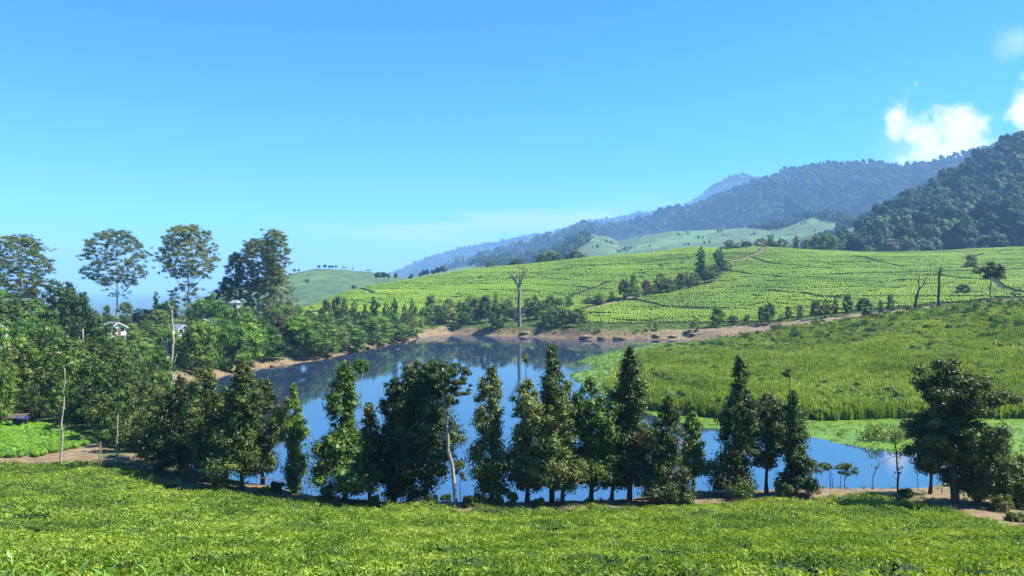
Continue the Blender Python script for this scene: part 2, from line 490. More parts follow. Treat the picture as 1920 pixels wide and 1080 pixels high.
NEAR = [(0, 18.6), (6, 17.2), (12, 15.4), (20, 13.0), (30, 10.1)]
PROF = {
    -1200: NEAR + K((45, 6.5), (65, 3.6), (80, 2.6), (120, 2.2), (250, 4), (340, 6), (420, 5), (520, -4), (800, -40)),
    0: NEAR + K((45, 6.6), (62, 3.9), (76, 2.4), (90, 2.2), (120, 2), (250, 4), (340, 6), (420, 5), (520, -4), (800, -40)),
    200: NEAR + K((45, 6.5), (62, 3.9), (73, 2.5), (90, 1.9), (120, 1.8), (250, 4), (340, 6), (420, 5), (520, -4), (800, -40)),
    300: NEAR + K((45, 6.2), (62, 3.2), (71, 2.3), (90, 1.5), (120, 1.6), (250, 4), (340, 6), (420, 5), (520, -4), (800, -40)),
    400: NEAR + K((45, 6.1), (60, 3.2), (68, 2.2), (80, 1.2), (120, 1.4), (200, 2.4), (340, 5.5), (420, 4), (520, -4), (800, -40)),
    500: NEAR + K((45, 6.0), (60, 3.0), (67, 2.0), (74, 1.1), (190, 1.2), (220, 2.2), (340, 5.5), (420, 5), (520, -3), (800, -40)),
    560: NEAR + K((45, 6.0), (60, 2.6), (66, 1.8), (72, 1.1), (210, 1.2), (240, 2.5), (380, 590), (430, 578), (450, 577), (540, 0), (800, -40)),
    640: NEAR + K((45, 5.9), (60, 2.4), (65, 1.7), (70, 1.1), (220, 1.2), (250, 3.0), (350, 592), (430, 567), (520, 545), (540, 546), (640, 5), (820, -40)),
    700: NEAR + K((45, 5.8), (60, 2.4), (64, 1.7), (69, 1.1), (260, 1.2), (290, 3.0), (350, 596), (450, 566), (560, 533), (585, 533), (680, 12), (880, -40)),
    760: NEAR + K((45, 5.8), (60, 2.4), (64, 1.7), (69, 1.1), (290, 1.4), (310, 3.2), (360, 596), (450, 563), (560, 528), (600, 524), (700, 15), (900, -40)),
    860: NEAR + K((45, 5.8), (60, 2.4), (64, 1.7), (69, 1.1), (328, 1.2), (338, 3.0), (380, 598), (450, 562), (540, 528), (610, 507), (720, 25), (950, -35)),
    960: NEAR + K((45, 5.8), (60, 2.4), (64, 1.7), (69, 1.1), (314, 1.2), (325, 612), (370, 594), (450, 555), (540, 520), (615, 499), (730, 30), (950, -30)),
    1100: NEAR + K((45, 5.8), (60, 2.4), (64, 1.7), (69, 1.1), (290, 1.2), (301, 616), (330, 605), (400, 572), (500, 528), (620, 484), (720, 40), (980, -10)),
    1300: NEAR + K((45, 5.8), (60, 2.5), (64, 1.8), (69, 1.1), (100, 0.4), (290, 0.6), (302, 3.2), (320, 605), (400, 562), (500, 512), (600, 473), (700, 461), (800, 52), (1050, 10)),
    1400: NEAR + K((45, 5.7), (60, 2.7), (66, 1.7), (72, 1.0), (100, 0.3), (268, 0.7), (284, 634), (298, 613), (330, 594), (400, 556), (500, 508), (600, 473), (650, 465), (760, 48), (1050, 15)),
    1500: NEAR + K((45, 5.7), (60, 2.8), (66, 1.7), (72, 1.0), (100, 0.3), (205, 0.9), (245, 648), (268, 617), (284, 601), (330, 577), (400, 545), (500, 502), (600, 470), (650, 468), (760, 44), (1050, 20)),
    1700: NEAR + K((45, 5.6), (58, 3.2), (65, 1.9), (72, 1.0), (100, 0.3), (160, 0.8), (200, 670), (235, 615), (255, 600), (272, 588), (330, 560), (430, 522), (560, 484), (640, 473), (760, 44), (1050, 20)),
    1830: NEAR + K((45, 5.8), (55, 3.6), (65, 1.8), (72, 1.0), (100, 0.3), (150, 0.8), (200, 660), (235, 605), (262, 576), (275, 570), (330, 553), (430, 519), (560, 480), (640, 466), (760, 47), (1050, 20)),
    1920: NEAR + K((40, 7.2), (50, 4.2), (58, 2.6), (72, 1.0), (100, 0.3), (140, 0.8), (200, 650), (235, 598), (262, 570), (280, 562), (330, 547), (430, 515), (560, 477), (640, 464), (760, 49), (1050, 20)),
    3200: NEAR + K((40, 7.4), (50, 4.6), (58, 3.4), (72, 2.6), (100, 2.5), (140, 3.0), (200, 8), (262, 14), (330, 18), (430, 28), (560, 43), (640, 50), (760, 49), (1050, 20)),
}
US = np.array(sorted(PROF))
YS = np.concatenate([np.arange(0, 1100, 2.0), [1200, 1500, 2000, 3000, 6000, 30000]])


def build_table():
    uf = np.arange(-1200, 3201, 20.0)
    T = np.zeros((len(US), len(YS)))
    for i, u in enumerate(US):
        k = PROF[u]
        last = k[-1][1]
        ys = [p[0] for p in k] + [1500, 3000, 30000]
        zs = [p[1] for p in k] + [-70, -110, -130]
        zz = np.interp(YS, ys, zs)
        n = 550
        pad = np.concatenate([2 * zz[0] - zz[1:13][::-1], zz[:n], zz[n - 1] * np.ones(12)])
        w = np.exp(-0.5 * (np.arange(-12, 13) / 2.3) ** 2); w /= w.sum()
        sm = np.convolve(pad, w, 'same')[12:12 + n]
        w2 = np.exp(-0.5 * (np.arange(-12, 13) / 7.0) ** 2); w2 /= w2.sum()
        sm2 = np.convolve(pad, w2, 'same')[12:12 + n]
        bl = smooth(330, 480, YS[:n])
        zz[:n] = sm * (1 - bl) + sm2 * bl
        T[i] = zz
    out = np.zeros((len(uf), len(YS)))
    for j in range(len(YS)):
        out[:, j] = np.interp(uf, US, T[:, j])
    # soften across
    w = np.exp(-0.5 * (np.arange(-4, 5) / 1.6) ** 2); w /= w.sum()
    p = np.pad(out, ((4, 4), (0, 0)), mode='edge')
    out = sum(w[k] * p[k:k + len(uf)] for k in range(9))
    return uf, out


UF, TAB = build_table()


def profile(X, Y):
    X = np.asarray(X, float); Y = np.asarray(Y, float)
    Yc = np.maximum(Y, 0.0)
    u = 960 + F * X / np.maximum(Yc, 8.0)
    u = np.clip(u, -1199, 3199)
    fu = (u + 1200) / 20.0
    iu = np.clip(fu.astype(int), 0, len(UF) - 2); au = fu - iu
    jy = np.clip(np.searchsorted(YS, Yc, side='right') - 1, 0, len(YS) - 2)
    ay = np.clip((Yc - YS[jy]) / (YS[jy + 1] - YS[jy]), 0, 1)
    z = (TAB[iu, jy] * (1 - au) + TAB[iu + 1, jy] * au) * (1 - ay) + (TAB[iu, jy + 1] * (1 - au) + TAB[iu + 1, jy + 1] * au) * ay
    z = z + np.where(Y < 0, -Y * 0.16, 0)
    return z


def W(pts, z=0.0):
    """photo pixels lying at height z -> world XY"""
    a = np.asarray(pts, float)
    Y = (HC - z) * F / (a[:, 1] - 540)
    return np.stack([(a[:, 0] - 960) / F * Y, Y], 1)


BASIN = W([(360, 890), (430, 896), (500, 914), (570, 926), (640, 936), (740, 942), (860, 946), (1000, 946), (1100, 941), (1200, 934), (1300, 926),
           (1400, 920), (1500, 917), (1610, 918), (1700, 920), (1780, 908), (1840, 880), (1980, 850), (2100, 812), (1990, 786), (1720, 783), (1500, 789),
           (1330, 784), (1215, 768), (1140, 728), (1160, 692), (1205, 664), (1300, 645), (1330, 639), (1290, 637), (1250, 637), (1100, 637), (1000, 632), (920, 630),
           (850, 627), (800, 631), (760, 641), (720, 648), (690, 655), (660, 661), (600, 675), (550, 682), (480, 691), (415, 706), (350, 722), (345, 790)])
OPEN = W([(340, 900), (500, 925), (640, 945), (860, 955), (1100, 950), (1300, 935), (1500, 928), (1700, 932), (1900, 900),
          (1985, 868), (1860, 858), (1740, 850), (1690, 849), (1640, 844), (1580, 832), (1520, 821), (1440, 812), (1380, 808), (1320, 803), (1250, 790), (1180, 765), (1120, 735),
          (1080, 712), (1065, 702), (1110, 692), (1125, 684), (1080, 680), (1100, 672), (1140, 662), (1165, 655), (1210, 650), (1215, 645), (1160, 645), (1250, 643),
          (1330, 640), (1410, 634), (1330, 625), (1100, 620), (850, 615), (700, 635), (500, 670), (330, 710)])


def sdf(poly, X, Y):
    """signed distance, negative inside"""
    X = np.asarray(X, float); Y = np.asarray(Y, float)
    d = np.full(X.shape, 1e18); inside = np.zeros(X.shape, bool)
    n = len(poly)
    for i in range(n):
        x0, y0 = poly[i]; x1, y1 = poly[(i + 1) % n]
        ex, ey = x1 - x0, y1 - y0
        t = np.clip(((X - x0) * ex + (Y - y0) * ey) / (ex * ex + ey * ey + 1e-12), 0, 1)
        d = np.minimum(d, (X - x0 - t * ex) ** 2 + (Y - y0 - t * ey) ** 2)
        c = (y0 > Y) != (y1 > Y)
        with np.errstate(divide='ignore', invalid='ignore'):
            xi = x0 + (Y - y0) * ex / (ey if abs(ey) > 1e-9 else 1e-9)
        inside ^= c & (X < xi)
    d = np.sqrt(d)
    return np.where(inside, -d, d)


# soil and path lines
def polydist(line, X, Y):
    d = np.full(np.shape(X), 1e18)
    for (x0, y0), (x1, y1) in zip(line[:-1], line[1:]):
        ex, ey = x1 - x0, y1 - y0
        t = np.clip(((X - x0) * ex + (Y - y0) * ey) / (ex * ex + ey * ey + 1e-12), 0, 1)
        d = np.minimum(d, (X - x0 - t * ex) ** 2 + (Y - y0 - t * ey) ** 2)
    return np.sqrt(d)


TEA_EDGE_PX = [(-400, 868), (-100, 866), (0, 866), (120, 868), (200, 870), (250, 884), (330, 908), (420, 920), (520, 931), (640, 941), (760, 947), (860, 951), (1000, 953),
               (1180, 953), (1290, 950), (1380, 943), (1450, 935), (1550, 928), (1640, 926), (1700, 934), (1760, 950), (1820, 972), (1880, 988), (1960, 1000), (2300, 1010)]


def tea_edge_world():
    out = []
    for px, py in TEA_EDGE_PX:
        Ys = np.arange(30, 100, 0.1)
        X = (px - 960) / F * Ys
        p = 540 + F * (HC - profile(X, Ys)) / Ys
        i = np.argmax(p <= py)
        out.append((X[i], Ys[i]))
    return np.array(out)


TE = tea_edge_world()


def in_tea(X, Y):
    """signed: positive inside the near tea field (metres from its far edge, along Y)"""
    u = 960 + F * X / np.maximum(Y, 8.0)
    return np.interp(u, [p[0] for p in TEA_EDGE_PX], TE[:, 1]) - Y


# left tea patch polygon (px at z about 2.1)
LPATCH = W([(-500, 862), (-100, 862), (60, 862), (95, 860), (175, 832), (150, 815), (80, 792), (20, 776), (-100, 772), (-500, 768)], 2.2)


def ground_z(X, Y, detail=True):
    X = np.asarray(X, float); Y = np.asarray(Y, float)
    z = profile(X, Y)
    if detail:
        z = z + 0.5 * fbm(X / 9, Y / 9, 3, 3) * smooth(55, 70, Y) * smooth(900, 300, Y) + 2.5 * fbm(X / 70, Y / 70, 5, 3) * smooth(330, 480, Y)
    z = z - 0.62 * smooth(-0.6, 0.8, in_tea(X, Y))
    m = (np.abs(X) < 260) & (Y > 50) & (Y < 420)
    if np.any(m):
        d = np.full(X.shape, 99.0)
        d[m] = sdf(BASIN, X[m], Y[m]) + 0.8 * fbm(X[m] / 4.0, Y[m] / 4.0, 31, 3)
        far = smooth(110, 250, Y)
        wd = 4.5 + 1.0 * far
        t = smooth(0, 1, d / wd)
        zo = 0.1 + np.maximum(z - 0.1, 0.25) * (0.25 * np.clip(d / wd, 0, 1) + 0.75 * t)
        zi = -0.25 + np.maximum(d * 0.35, -1.6)
        z = np.where(d > 12, z, np.where(d > 0, np.where(d < wd, zo, z), 0))
        z = np.where(d <= 0, np.minimum(zi + 0.35 * np.exp(d * 1.2), 0.1), z)
    return z


def gz(x, y):
    return float(ground_z(np.array([x], float), np.array([y], float))[0])


def Yof(px, py, y0=10.0, y1=760.0):
    Ys = np.arange(y0, y1, 0.25)
    X = (px - 960) / F * Ys
    p = 540 + F * (HC - ground_z(X, Ys, False)) / Ys
    w = np.nonzero(p <= py)[0]
    return float(Ys[w[0]]) if len(w) else float(Ys[-1])


def G(px, py, y0=60.0):
    Y = Yof(px, py, y0)
    return np.array([(px - 960) / F * Y, Y])


def axis(parts):
    out = [parts[0][0]]
    for a, b, d0, d1 in parts:
        x = a; n = max(2, int(round((b - a) / ((d0 + d1) / 2))))
        t = np.linspace(0, 1, n + 1)[1:]
        s = (d0 * t + (d1 - d0) * t * t / 2) / ((d0 + d1) / 2)
        out += list(a + (b - a) * s)
    return np.array(out)


def build_ground():
    xr = axis([(0, 90, 0.9, 0.9), (90, 260, 0.9, 2.4), (260, 700, 2.4, 12), (700, 20000, 40, 2400)])
    xs = np.concatenate([-xr[::-1], xr[1:]])
    ys = np.concatenate([axis([(-18000, -120, 2400, 30), (-120, 40, 8, 2)]), axis([(40, 60, 1.6, 0.7), (60, 120, 0.7, 0.7), (120, 345, 0.8, 0.9), (345, 720, 1.5, 4), (720, 3000, 8, 90), (3000, 21000, 200, 2500)])[1:]])
    Xg, Yg = np.meshgrid(xs, ys)
    X = Xg.ravel(); Y = Yg.ravel()
    Z = ground_z(X, Y)
    nx, ny = len(xs), len(ys)
    i = np.arange(ny - 1)[:, None] * nx + np.arange(nx - 1)[None, :]
    q = np.stack([i, i + 1, i + nx + 1, i + nx], -1).reshape(-1, 4)
    # colours of the ground itself
    col = np.zeros((len(X), 3)); col[:] = (0.055, 0.105, 0.022)                     # grass
    n1 = fbm(X / 14, Y / 14, 11, 4); n2 = fbm(X / 3, Y / 3, 12, 3)

    def put(mask, c):
        mask = np.clip(mask, 0, 1)[:, None]
        col[:] = col * (1 - mask) + np.array(c) * mask
    put(smooth(-0.1, 0.5, n1), (0.085, 0.13, 0.03))
    put(smooth(330, 360, Y), (0.075, 0.135, 0.025))
    tea = in_tea(X, Y)
    put(smooth(-0.5, 1.5, tea) * (Y > -5), (0.03, 0.035, 0.012))
    u = 960 + F * X / np.maximum(Y, 8)
    # near bank: bare soil between the tea and the water
    bank = smooth(0.3, -0.3, tea) * smooth(-12 - 14 * (u > 1600), -6, tea)
    put(bank * smooth(-0.55, 0.05, n2 + 0.5 * n1 + 0.3 * smooth(1150, 1500, u) + .15 * smooth(620, 500, u) + .3 * smooth(1600, 1750, u)) , (0.20, 0.15, 0.085))
    d = np.full(len(X), 99.0); m = (np.abs(X) < 260) & (Y > 50) & (Y < 420)
    d[m] = sdf(BASIN, X[m], Y[m])
    far = (Y > 120)
    soil = far * smooth(5.0, 3.0, np.abs(d - 0.8) + 3.2 * n2 + 1.5 * n1) * smooth(1480, 1400, u)
    put(soil, (0.20, 0.148, 0.082))
    waterline = far * smooth(1.6, 0.2, np.abs(d) + 1.0 * n2) * (u > 1060) * (u < 1290)
    put(waterline, (0.13, 0.085, 0.05))  # darker brown strip along part of the far waterline
    # lawn on the left behind the shore trees
    put((Y > 190) * (Y < 330) * (u < 330) * smooth(-0.1, 0.2, n1 + 0.2) * 0.8, (0.12, 0.20, 0.03))
    put(smooth(40, 20, np.abs(Y - 395)) * smooth(520, 560, u) * smooth(700, 660, u), (0.16, 0.27, 0.03))
    # patchy ground under the marsh
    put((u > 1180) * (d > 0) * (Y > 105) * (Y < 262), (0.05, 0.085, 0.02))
    yp = np.interp(u, [470, 560, 640, 700, 860, 960, 1090, 1110, 1250, 1330, 1400, 1500, 1700, 1830, 1920, 2100], [480, 400, 372, 372, 392, 388, 345, 322, 318, 315, 306, 293, 285, 284, 292, 300])
    put(smooth(-1, 2, Y - yp) * smooth(760, 720, Y) * (u > 450), (0.028, 0.036, 0.012))
    put(smooth(760, 1000, Y), (0.06, 0.10, 0.035))
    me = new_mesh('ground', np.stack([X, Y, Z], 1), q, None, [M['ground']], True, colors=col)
    link('ground', me, kind='structure')


build_ground()

wm = new_mesh('pond_water', [(-150, 55, 0), (175, 55, 0), (175, 345, 0), (-150, 345, 0)], [[0, 1, 2, 3]], None, [M['water']])
link('pond_water', wm, kind='structure')


def ribbon(name, pts, width, mat, lift=0.06, n=60, seed=0, cross=5):
    """path draped on the ground"""
    pts = np.asarray(pts, float)
    L = np.concatenate([[0], np.cumsum(np.linalg.norm(np.diff(pts, axis=0), axis=1))])
    s = np.linspace(0, L[-1], n)
    c = np.stack([np.interp(s, L, pts[:, 0]), np.interp(s, L, pts[:, 1])], 1)
    k = 3
    for _ in range(2):
        c[1:-1] = (c[:-2] + 2 * c[1:-1] + c[2:]) / 4
    t = np.gradient(c, axis=0); t /= np.linalg.norm(t, axis=1)[:, None] + 1e-9
    nn = np.stack([-t[:, 1], t[:, 0]], 1)
    wv = width * (1 + 0.5 * fbm(s / 4.0, s * 0, 40 + seed, 3)) if np.isscalar(width) else np.interp(s / L[-1], np.linspace(0, 1, len(width)), width)
    a = np.linspace(-0.5, 0.5, cross)
    P = c[:, None, :] + nn[:, None, :] * (wv[:, None, None] * a[None, :, None])
    P = P.reshape(-1, 2)
    zz = ground_z(P[:, 0], P[:, 1]) + lift
    edge = np.tile(np.array([1.0] + [0] * (cross - 2) + [1.0]), n)
    zz -= edge * (lift + 0.05)
    i = np.arange(n - 1)[:, None] * cross + np.arange(cross - 1)[None, :]
    q = np.stack([i, i + 1, i + cross + 1, i + cross], -1).reshape(-1, 4)
    me = new_mesh(name, np.column_stack([P, zz]), q, None, [mat], True)
    return link(name, me, kind='structure')


# the lower left footpath, the track above the marsh, the track up the hill
PATH_LEFT = np.array([G(70, 872, 70), G(120, 862, 70), G(160, 845, 70), G(185, 828, 70), G(215, 818, 70)])
ribbon('dirt_path', PATH_LEFT, [1.2, 2.4, 3.2, 2.4, 1.6], M['soil'], seed=1)
ribbon('dirt_path', [G(190, 872, 66), G(260, 886, 66), G(340, 905, 66), G(430, 914, 66), G(520, 925, 66)], 1.5, M['soil'], seed=2)
TRACK = [(1240, 624), (1330, 622), (1400, 618), (1470, 611), (1540, 601), (1620, 592), (1700, 583), (1770, 573), (1857, 566), (1940, 562), (2100, 560)]
TRACKW = np.array([G(a, b, 150) for a, b in TRACK])
ribbon('dirt_track', TRACKW, [6, 16, 20, 17, 13, 10, 11, 13, 10, 6, 5], M['soil'], n=180, seed=3, cross=9, lift=0.12)
HILLP = [(1085, 583), (1120, 574), (1165, 563), (1200, 555), (1240, 548), (1272, 541), (1302, 533), (1328, 523), (1345, 508), (1352, 498)]
HILLW = np.array([G(a, b, 340) for a, b in HILLP])
ribbon('hill_path', HILLW, [2, 3, 4, 4, 5, 5, 8, 9, 8, 6], M['soil'], n=120, seed=4, lift=0.15)
HILLP2 = [(1352, 491), (1375, 486), (1400, 481), (1425, 474), (1450, 466)]
HILLW2 = np.array([G(a, b, 340) for a, b in HILLP2])
ribbon('hill_path', HILLW2, 3.0, M['soil_dark'], n=60, seed=5, lift=0.5)


# ------------------------------------------------------------------ hills behind
def interp_sky(pts, u):
    p = np.array(pts, float)
    return np.interp(u, p[:, 0], p[:, 1])


class Hill:
    def __init__(s, name, skyline, Yf, Yr, zf, back, amp, tree_h, mat, colf, nu=220, nt=60, seed=0, concave=1.0, res_noise=0.0):
        s.sk, s.Yf, s.Yr, s.zf, s.amp, s.th, s.seed, s.cc = skyline, Yf, Yr, zf, amp, tree_h, seed, concave
        u0, u1 = skyline[0][0], skyline[-1][0]
        u = np.linspace(u0, u1, nu)
        t = np.concatenate([np.linspace(0, 1, nt), 1 + np.linspace(0.03, 1, 10)])
        U, T = np.meshgrid(u, t)
        Yfu, Yru = s.fy(U)
        Y = Yfu + (Yru - Yfu) * np.minimum(T, 1) + np.maximum(T - 1, 0) * back
        X = (U - 960) / F * Y
        Z = s.zt(U, np.minimum(T, 1), X, Y)
        Z = np.where(T > 1, Z - (Z - s.zf + 40) * smooth(1, 2, T), Z)
        if res_noise:
            Z = Z + res_noise * fbm(X / 22, Y / 22, seed + 70, 4)
        q0 = np.arange(len(t) - 1)[:, None] * nu + np.arange(nu - 1)[None, :]
        q = np.stack([q0, q0 + 1, q0 + nu + 1, q0 + nu], -1).reshape(-1, 4)
        col = colf(U.ravel(), T.ravel(), X.ravel(), Y.ravel(), Z.ravel())
        me = new_mesh(name, np.stack([X.ravel(), Y.ravel(), Z.ravel()], 1), q, None, [mat], True, colors=col)
        link(name, me, kind='structure')

    def fy(s, U):
        Yfu = np.interp(U, [p[0] for p in s.Yf], [p[1] for p in s.Yf])
        Yru = np.interp(U, [p[0] for p in s.Yr], [p[1] for p in s.Yr])
        return Yfu, Yru

    def zt(s, U, T, X, Y):
        Yfu, Yru = s.fy(U)
        zr = zy(interp_sky(s.sk, U), Yru) - s.th
        sh = T ** s.cc
        zf = np.minimum(s.zf, zr - 5)
        return zf + (zr - zf) * sh + s.amp * fbm(X / 260, Y / 260, s.seed, 4) * 4 * T * (1 - T) * np.clip((zr - zf) / 120, 0.15, 1)

    def at(s, U, T):
        Yfu, Yru = s.fy(U)
        Y = Yfu + (Yru - Yfu) * T
        X = (U - 960) / F * Y
        return X, Y, s.zt(U, T, X, Y)


def green_hill_col(base, patch, dark, sc=120.0, seed=0):
    def f(U, T, X, Y, Z):
        n = fbm(X / sc, Y / sc, seed, 4); n2 = fbm(X / (sc * .16), Y / (sc * .16), seed + 5, 4)
        c = np.array(base) * np.ones((len(U), 3))
        m = smooth(0.0, 0.3, n)[:, None]; c = c * (1 - m) + np.array(patch) * m
        m = smooth(0.0, 0.3, n2 - n * .6)[:, None] * .85; c = c * (1 - m) + np.array(dark) * m
        return c
    return f


def forest_col(U, T, X, Y, Z):
    c = np.array((0.020, 0.040, 0.016)) * np.ones((len(U), 3))
    return c * (1 + 0.8 * fbm(X / 30, Y / 30, 9, 3))[:, None]


# far blue ridge (east to west)
farR = Hill('mountain', [(560, 540), (640, 532), (700, 528), (740, 515), (800, 490), (860, 472), (900, 463), (940, 457), (985, 444), (1030, 440), (1080, 424), (1130, 414), (1200, 403), (1245, 396), (1290, 385), (1312, 371), (1340, 348), (1365, 334), (1385, 330), (1412, 333), (1440, 345), (1500, 350), (1700, 330), (2000, 300), (2500, 290)],
            [(0, 4600), (3000, 4500)], [(0, 7000), (3000, 6600)], -120, 800, 120, 0, M['hill_grass'], forest_col, 420, 70, 21, 1.0, 26)
# long forested mountain above the green valley
midF = Hill('mountain', [(800, 520), (860, 500), (920, 482), (980, 466), (1040, 447), (1070, 433), (1110, 425), (1140, 417), (1200, 408), (1240, 396), (1300, 381), (1350, 361), (1400, 343), (1440, 328), (1475, 311), (1500, 305), (1560, 300), (1620, 297), (1650, 299), (1690, 306), (1740, 297), (1800, 284), (1850, 272), (1900, 257), (1960, 245), (2100, 215), (2600, 160)],
            [(800, 2700), (1300, 2500), (1600, 2300), (2600, 2200)], [(800, 3900), (1300, 3700), (1600, 3500), (2600, 3400)], 20, 700, 170, 24, M['hill_grass'], forest_col, 300, 60, 22, 1.0, 6)
# pale green tea slopes of the valley
midG = Hill('green_hill', [(720, 530), (800, 512), (860, 502), (920, 491), (980, 486), (1030, 476), (1062, 457), (1085, 444), (1110, 439), (1140, 444), (1160, 452), (1200, 441), (1260, 434), (1330, 431), (1400, 427), (1440, 428), (1480, 420), (1520, 407), (1560, 404), (1590, 412), (1640, 420), (1800, 420), (2300, 420)],
            [(700, 980), (2300, 900)], [(700, 2300), (1100, 2150), (2300, 2050)], -35, 300, 26, 0, M['hill_grass'],
            green_hill_col((0.060, 0.115, 0.032), (0.085, 0.165, 0.035), (0.045, 0.068, 0.030), 110, 31), 320, 120, 23, 0.9, 3.0)
# spur with open grass beside the dark forest
spur = Hill('green_hill', [(1480, 478), (1530, 455), (1560, 440), (1590, 425), (1620, 412), (1660, 392), (1700, 370), (1740, 350), (1800, 330), (1900, 300), (2300, 260)],
            [(1480, 960), (2300, 940)], [(1480, 1500), (1700, 1800), (2300, 1900)], 30, 300, 10, 3, M['hill_grass'],
            green_hill_col((0.085, 0.11, 0.045), (0.10, 0.13, 0.05), (0.05, 0.07, 0.03), 60, 41), 160, 60, 24, 1.0, 2.0)
# near dark forest slope on the right
nearF = Hill('forest_hill', [(1568, 470), (1585, 460), (1610, 445), (1640, 425), (1665, 405), (1690, 390), (1720, 368), (1760, 345), (1800, 322), (1840, 298), (1870, 278), (1900, 262), (1925, 252), (1990, 225), (2100, 190), (2600, 120)],
             [(1560, 800), (1700, 790), (2600, 780)], [(1560, 850), (1640, 1080), (1750, 1300), (1900, 1500), (2600, 1600)], 34, 300, 36, 25, M['hill_grass'], forest_col, 220, 70, 25, 1.0, 4)
# green hill on the left horizon
leftG = Hill('green_hill', [(380, 560), (450, 535), (500, 520), (545, 513), (580, 506), (640, 504), (700, 511), (760, 521), (830, 530), (900, 545)],
             [(0, 620), (3000, 620)], [(0, 1150), (3000, 1150)], -60, 250, 9, 0, M['hill_grass'],
             green_hill_col((0.060, 0.115, 0.032), (0.080, 0.150, 0.035), (0.048, 0.080, 0.028), 90, 51), 160, 90, 26, 0.8, 2.5)

# ------------------------------------------------------------------ scatter (geometry nodes) for uncountable ground cover
SRC = {}


def source_collection(name, meshes):
    c = bpy.data.collections.new(name)
    for i, me in enumerate(meshes):
        o = bpy.data.objects.new(f"{name}_{i:02d}", me)
        c.objects.link(o)
    return c


def scatter(name, coll, P, rot, scl, var, label, cat, base_mesh=None, base_mats=()):
    me = base_mesh or bpy.data.meshes.new(name)
    pm = bpy.data.meshes.new(name + '_points')
    n = len(P)
    pm.vertices.add(n); pm.vertices.foreach_set('co', np.asarray(P, np.float32).ravel())
    a = pm.attributes.new('rot', 'FLOAT_VECTOR', 'POINT'); a.data.foreach_set('vector', np.asarray(rot, np.float32).ravel())
    a = pm.attributes.new('scl', 'FLOAT_VECTOR', 'POINT'); a.data.foreach_set('vector', np.asarray(scl, np.float32).ravel())
    a = pm.attributes.new('var', 'INT', 'POINT'); a.data.foreach_set('value', np.asarray(var, np.int32))
    o = link(name, pm, label=label, cat=cat, kind='stuff')
    ng = bpy.data.node_groups.new(name + '_scatter', 'GeometryNodeTree')
    ng.interface.new_socket('Geometry', in_out='INPUT', socket_type='NodeSocketGeometry')
    ng.interface.new_socket('Geometry', in_out='OUTPUT', socket_type='NodeSocketGeometry')
    N, L = ng.nodes, ng.links
    gi = N.new('NodeGroupInput'); go = N.new('NodeGroupOutput')
    ip = N.new('GeometryNodeInstanceOnPoints')
    ci = N.new('GeometryNodeCollectionInfo'); ci.inputs[0].default_value = coll
    ci.inputs['Separate Children'].default_value = True; ci.inputs['Reset Children'].default_value = True
    L.new(gi.outputs[0], ip.inputs['Points']); L.new(ci.outputs[0], ip.inputs['Instance'])
    ip.inputs['Pick Instance'].default_value = True

    def attr(nm, t):
        x = N.new('GeometryNodeInputNamedAttribute'); x.data_type = t; x.inputs[0].default_value = nm
        return x.outputs[0]
    L.new(attr('var', 'INT'), ip.inputs['Instance Index'])
    e = N.new('FunctionNodeEulerToRotation'); L.new(attr('rot', 'FLOAT_VECTOR'), e.inputs[0]); L.new(e.outputs[0], ip.inputs['Rotation'])
    L.new(attr('scl', 'FLOAT_VECTOR'), ip.inputs['Scale'])
    L.new(ip.outputs[0], go.inputs[0])
    md = o.modifiers.new('scatter', 'NODES'); md.node_group = ng
    return o


def yaw(n, tilt=0.0):
    r = np.zeros((n, 3)); r[:, 2] = rng.random(n) * 6.283
    if tilt: r[:, :2] = rng.normal(size=(n, 2)) * tilt
    return r


# --- tufts
def tea_tuft(seed, nl, size, rad, h):
    r = np.random.default_rng(seed)
    a = r.random(nl) * 6.283; rr = rad * np.sqrt(r.random(nl))
    c = np.stack([np.cos(a) * rr, np.sin(a) * rr, h * (0.15 + 0.85 * r.random(nl)) * (1.1 - 0.5 * (rr / rad) ** 2)], 1)
    nrm = np.stack([np.cos(a), np.sin(a), 0.8 + 0.6 * r.random(nl)], 1) + 0.7 * rand_unit(nl, r)
    v, q = leaves(c, nrm, size, size * 0.45, r, 0.15)
    return new_mesh('tea_tuft', v, q, None, [M['leaf_tea']])


def blade_tuft(seed, nb, h, rad, w, mat, name='reed_tuft', lean=0.35):
    r = np.random.default_rng(seed)
    V = []; Q = []; n = 0
    for k in range(nb):
        a = r.random() * 6.283; rr = rad * math.sqrt(r.random())
        b = np.array([math.cos(a) * rr, math.sin(a) * rr, 0]); d = r.random() * 6.283
        dr = np.array([math.cos(d), math.sin(d), 0]); hh = h * (0.6 + 0.5 * r.random()); ln = lean * hh * r.random()
        s = np.array([-dr[1], dr[0], 0]) * w * (0.7 + .6 * r.random())
        m = b + dr * ln * 0.3 + np.array([0, 0, hh * .6]); t = b + dr * ln + np.array([0, 0, hh])
        V += [b - s * .5, b + s * .5, m + s * .6, m - s * .6, t + s * .1, t - s * .1]
        Q += [[n, n + 1, n + 2, n + 3], [n + 3, n + 2, n + 4, n + 5]]; n += 6
        # side leaves
        for j in range(2):
            e = b + (t - b) * (0.35 + 0.5 * r.random()); g = r.random() * 6.283
            gd = np.array([math.cos(g), math.sin(g), 0.5 * r.random()]) * h * 0.24; sp = np.array([-gd[1], gd[0], 0]) * 0.22
            V += [e, e + gd * .5 + sp, e + gd - np.array([0, 0, h * .05]), e + gd * .5 - sp]; Q += [[n, n + 1, n + 2, n + 3]]; n += 4
    return new_mesh(name, np.array(V), Q, None, [mat])


def ico(sub=1):
    import bmesh
    bm = bmesh.new(); bmesh.ops.create_icosphere(bm, subdivisions=sub, radius=1)
    v = np.array([x.co[:] for x in bm.verts]); t = np.array([[y.index for y in f.verts] for f in bm.faces]); bm.free()
    return v, t


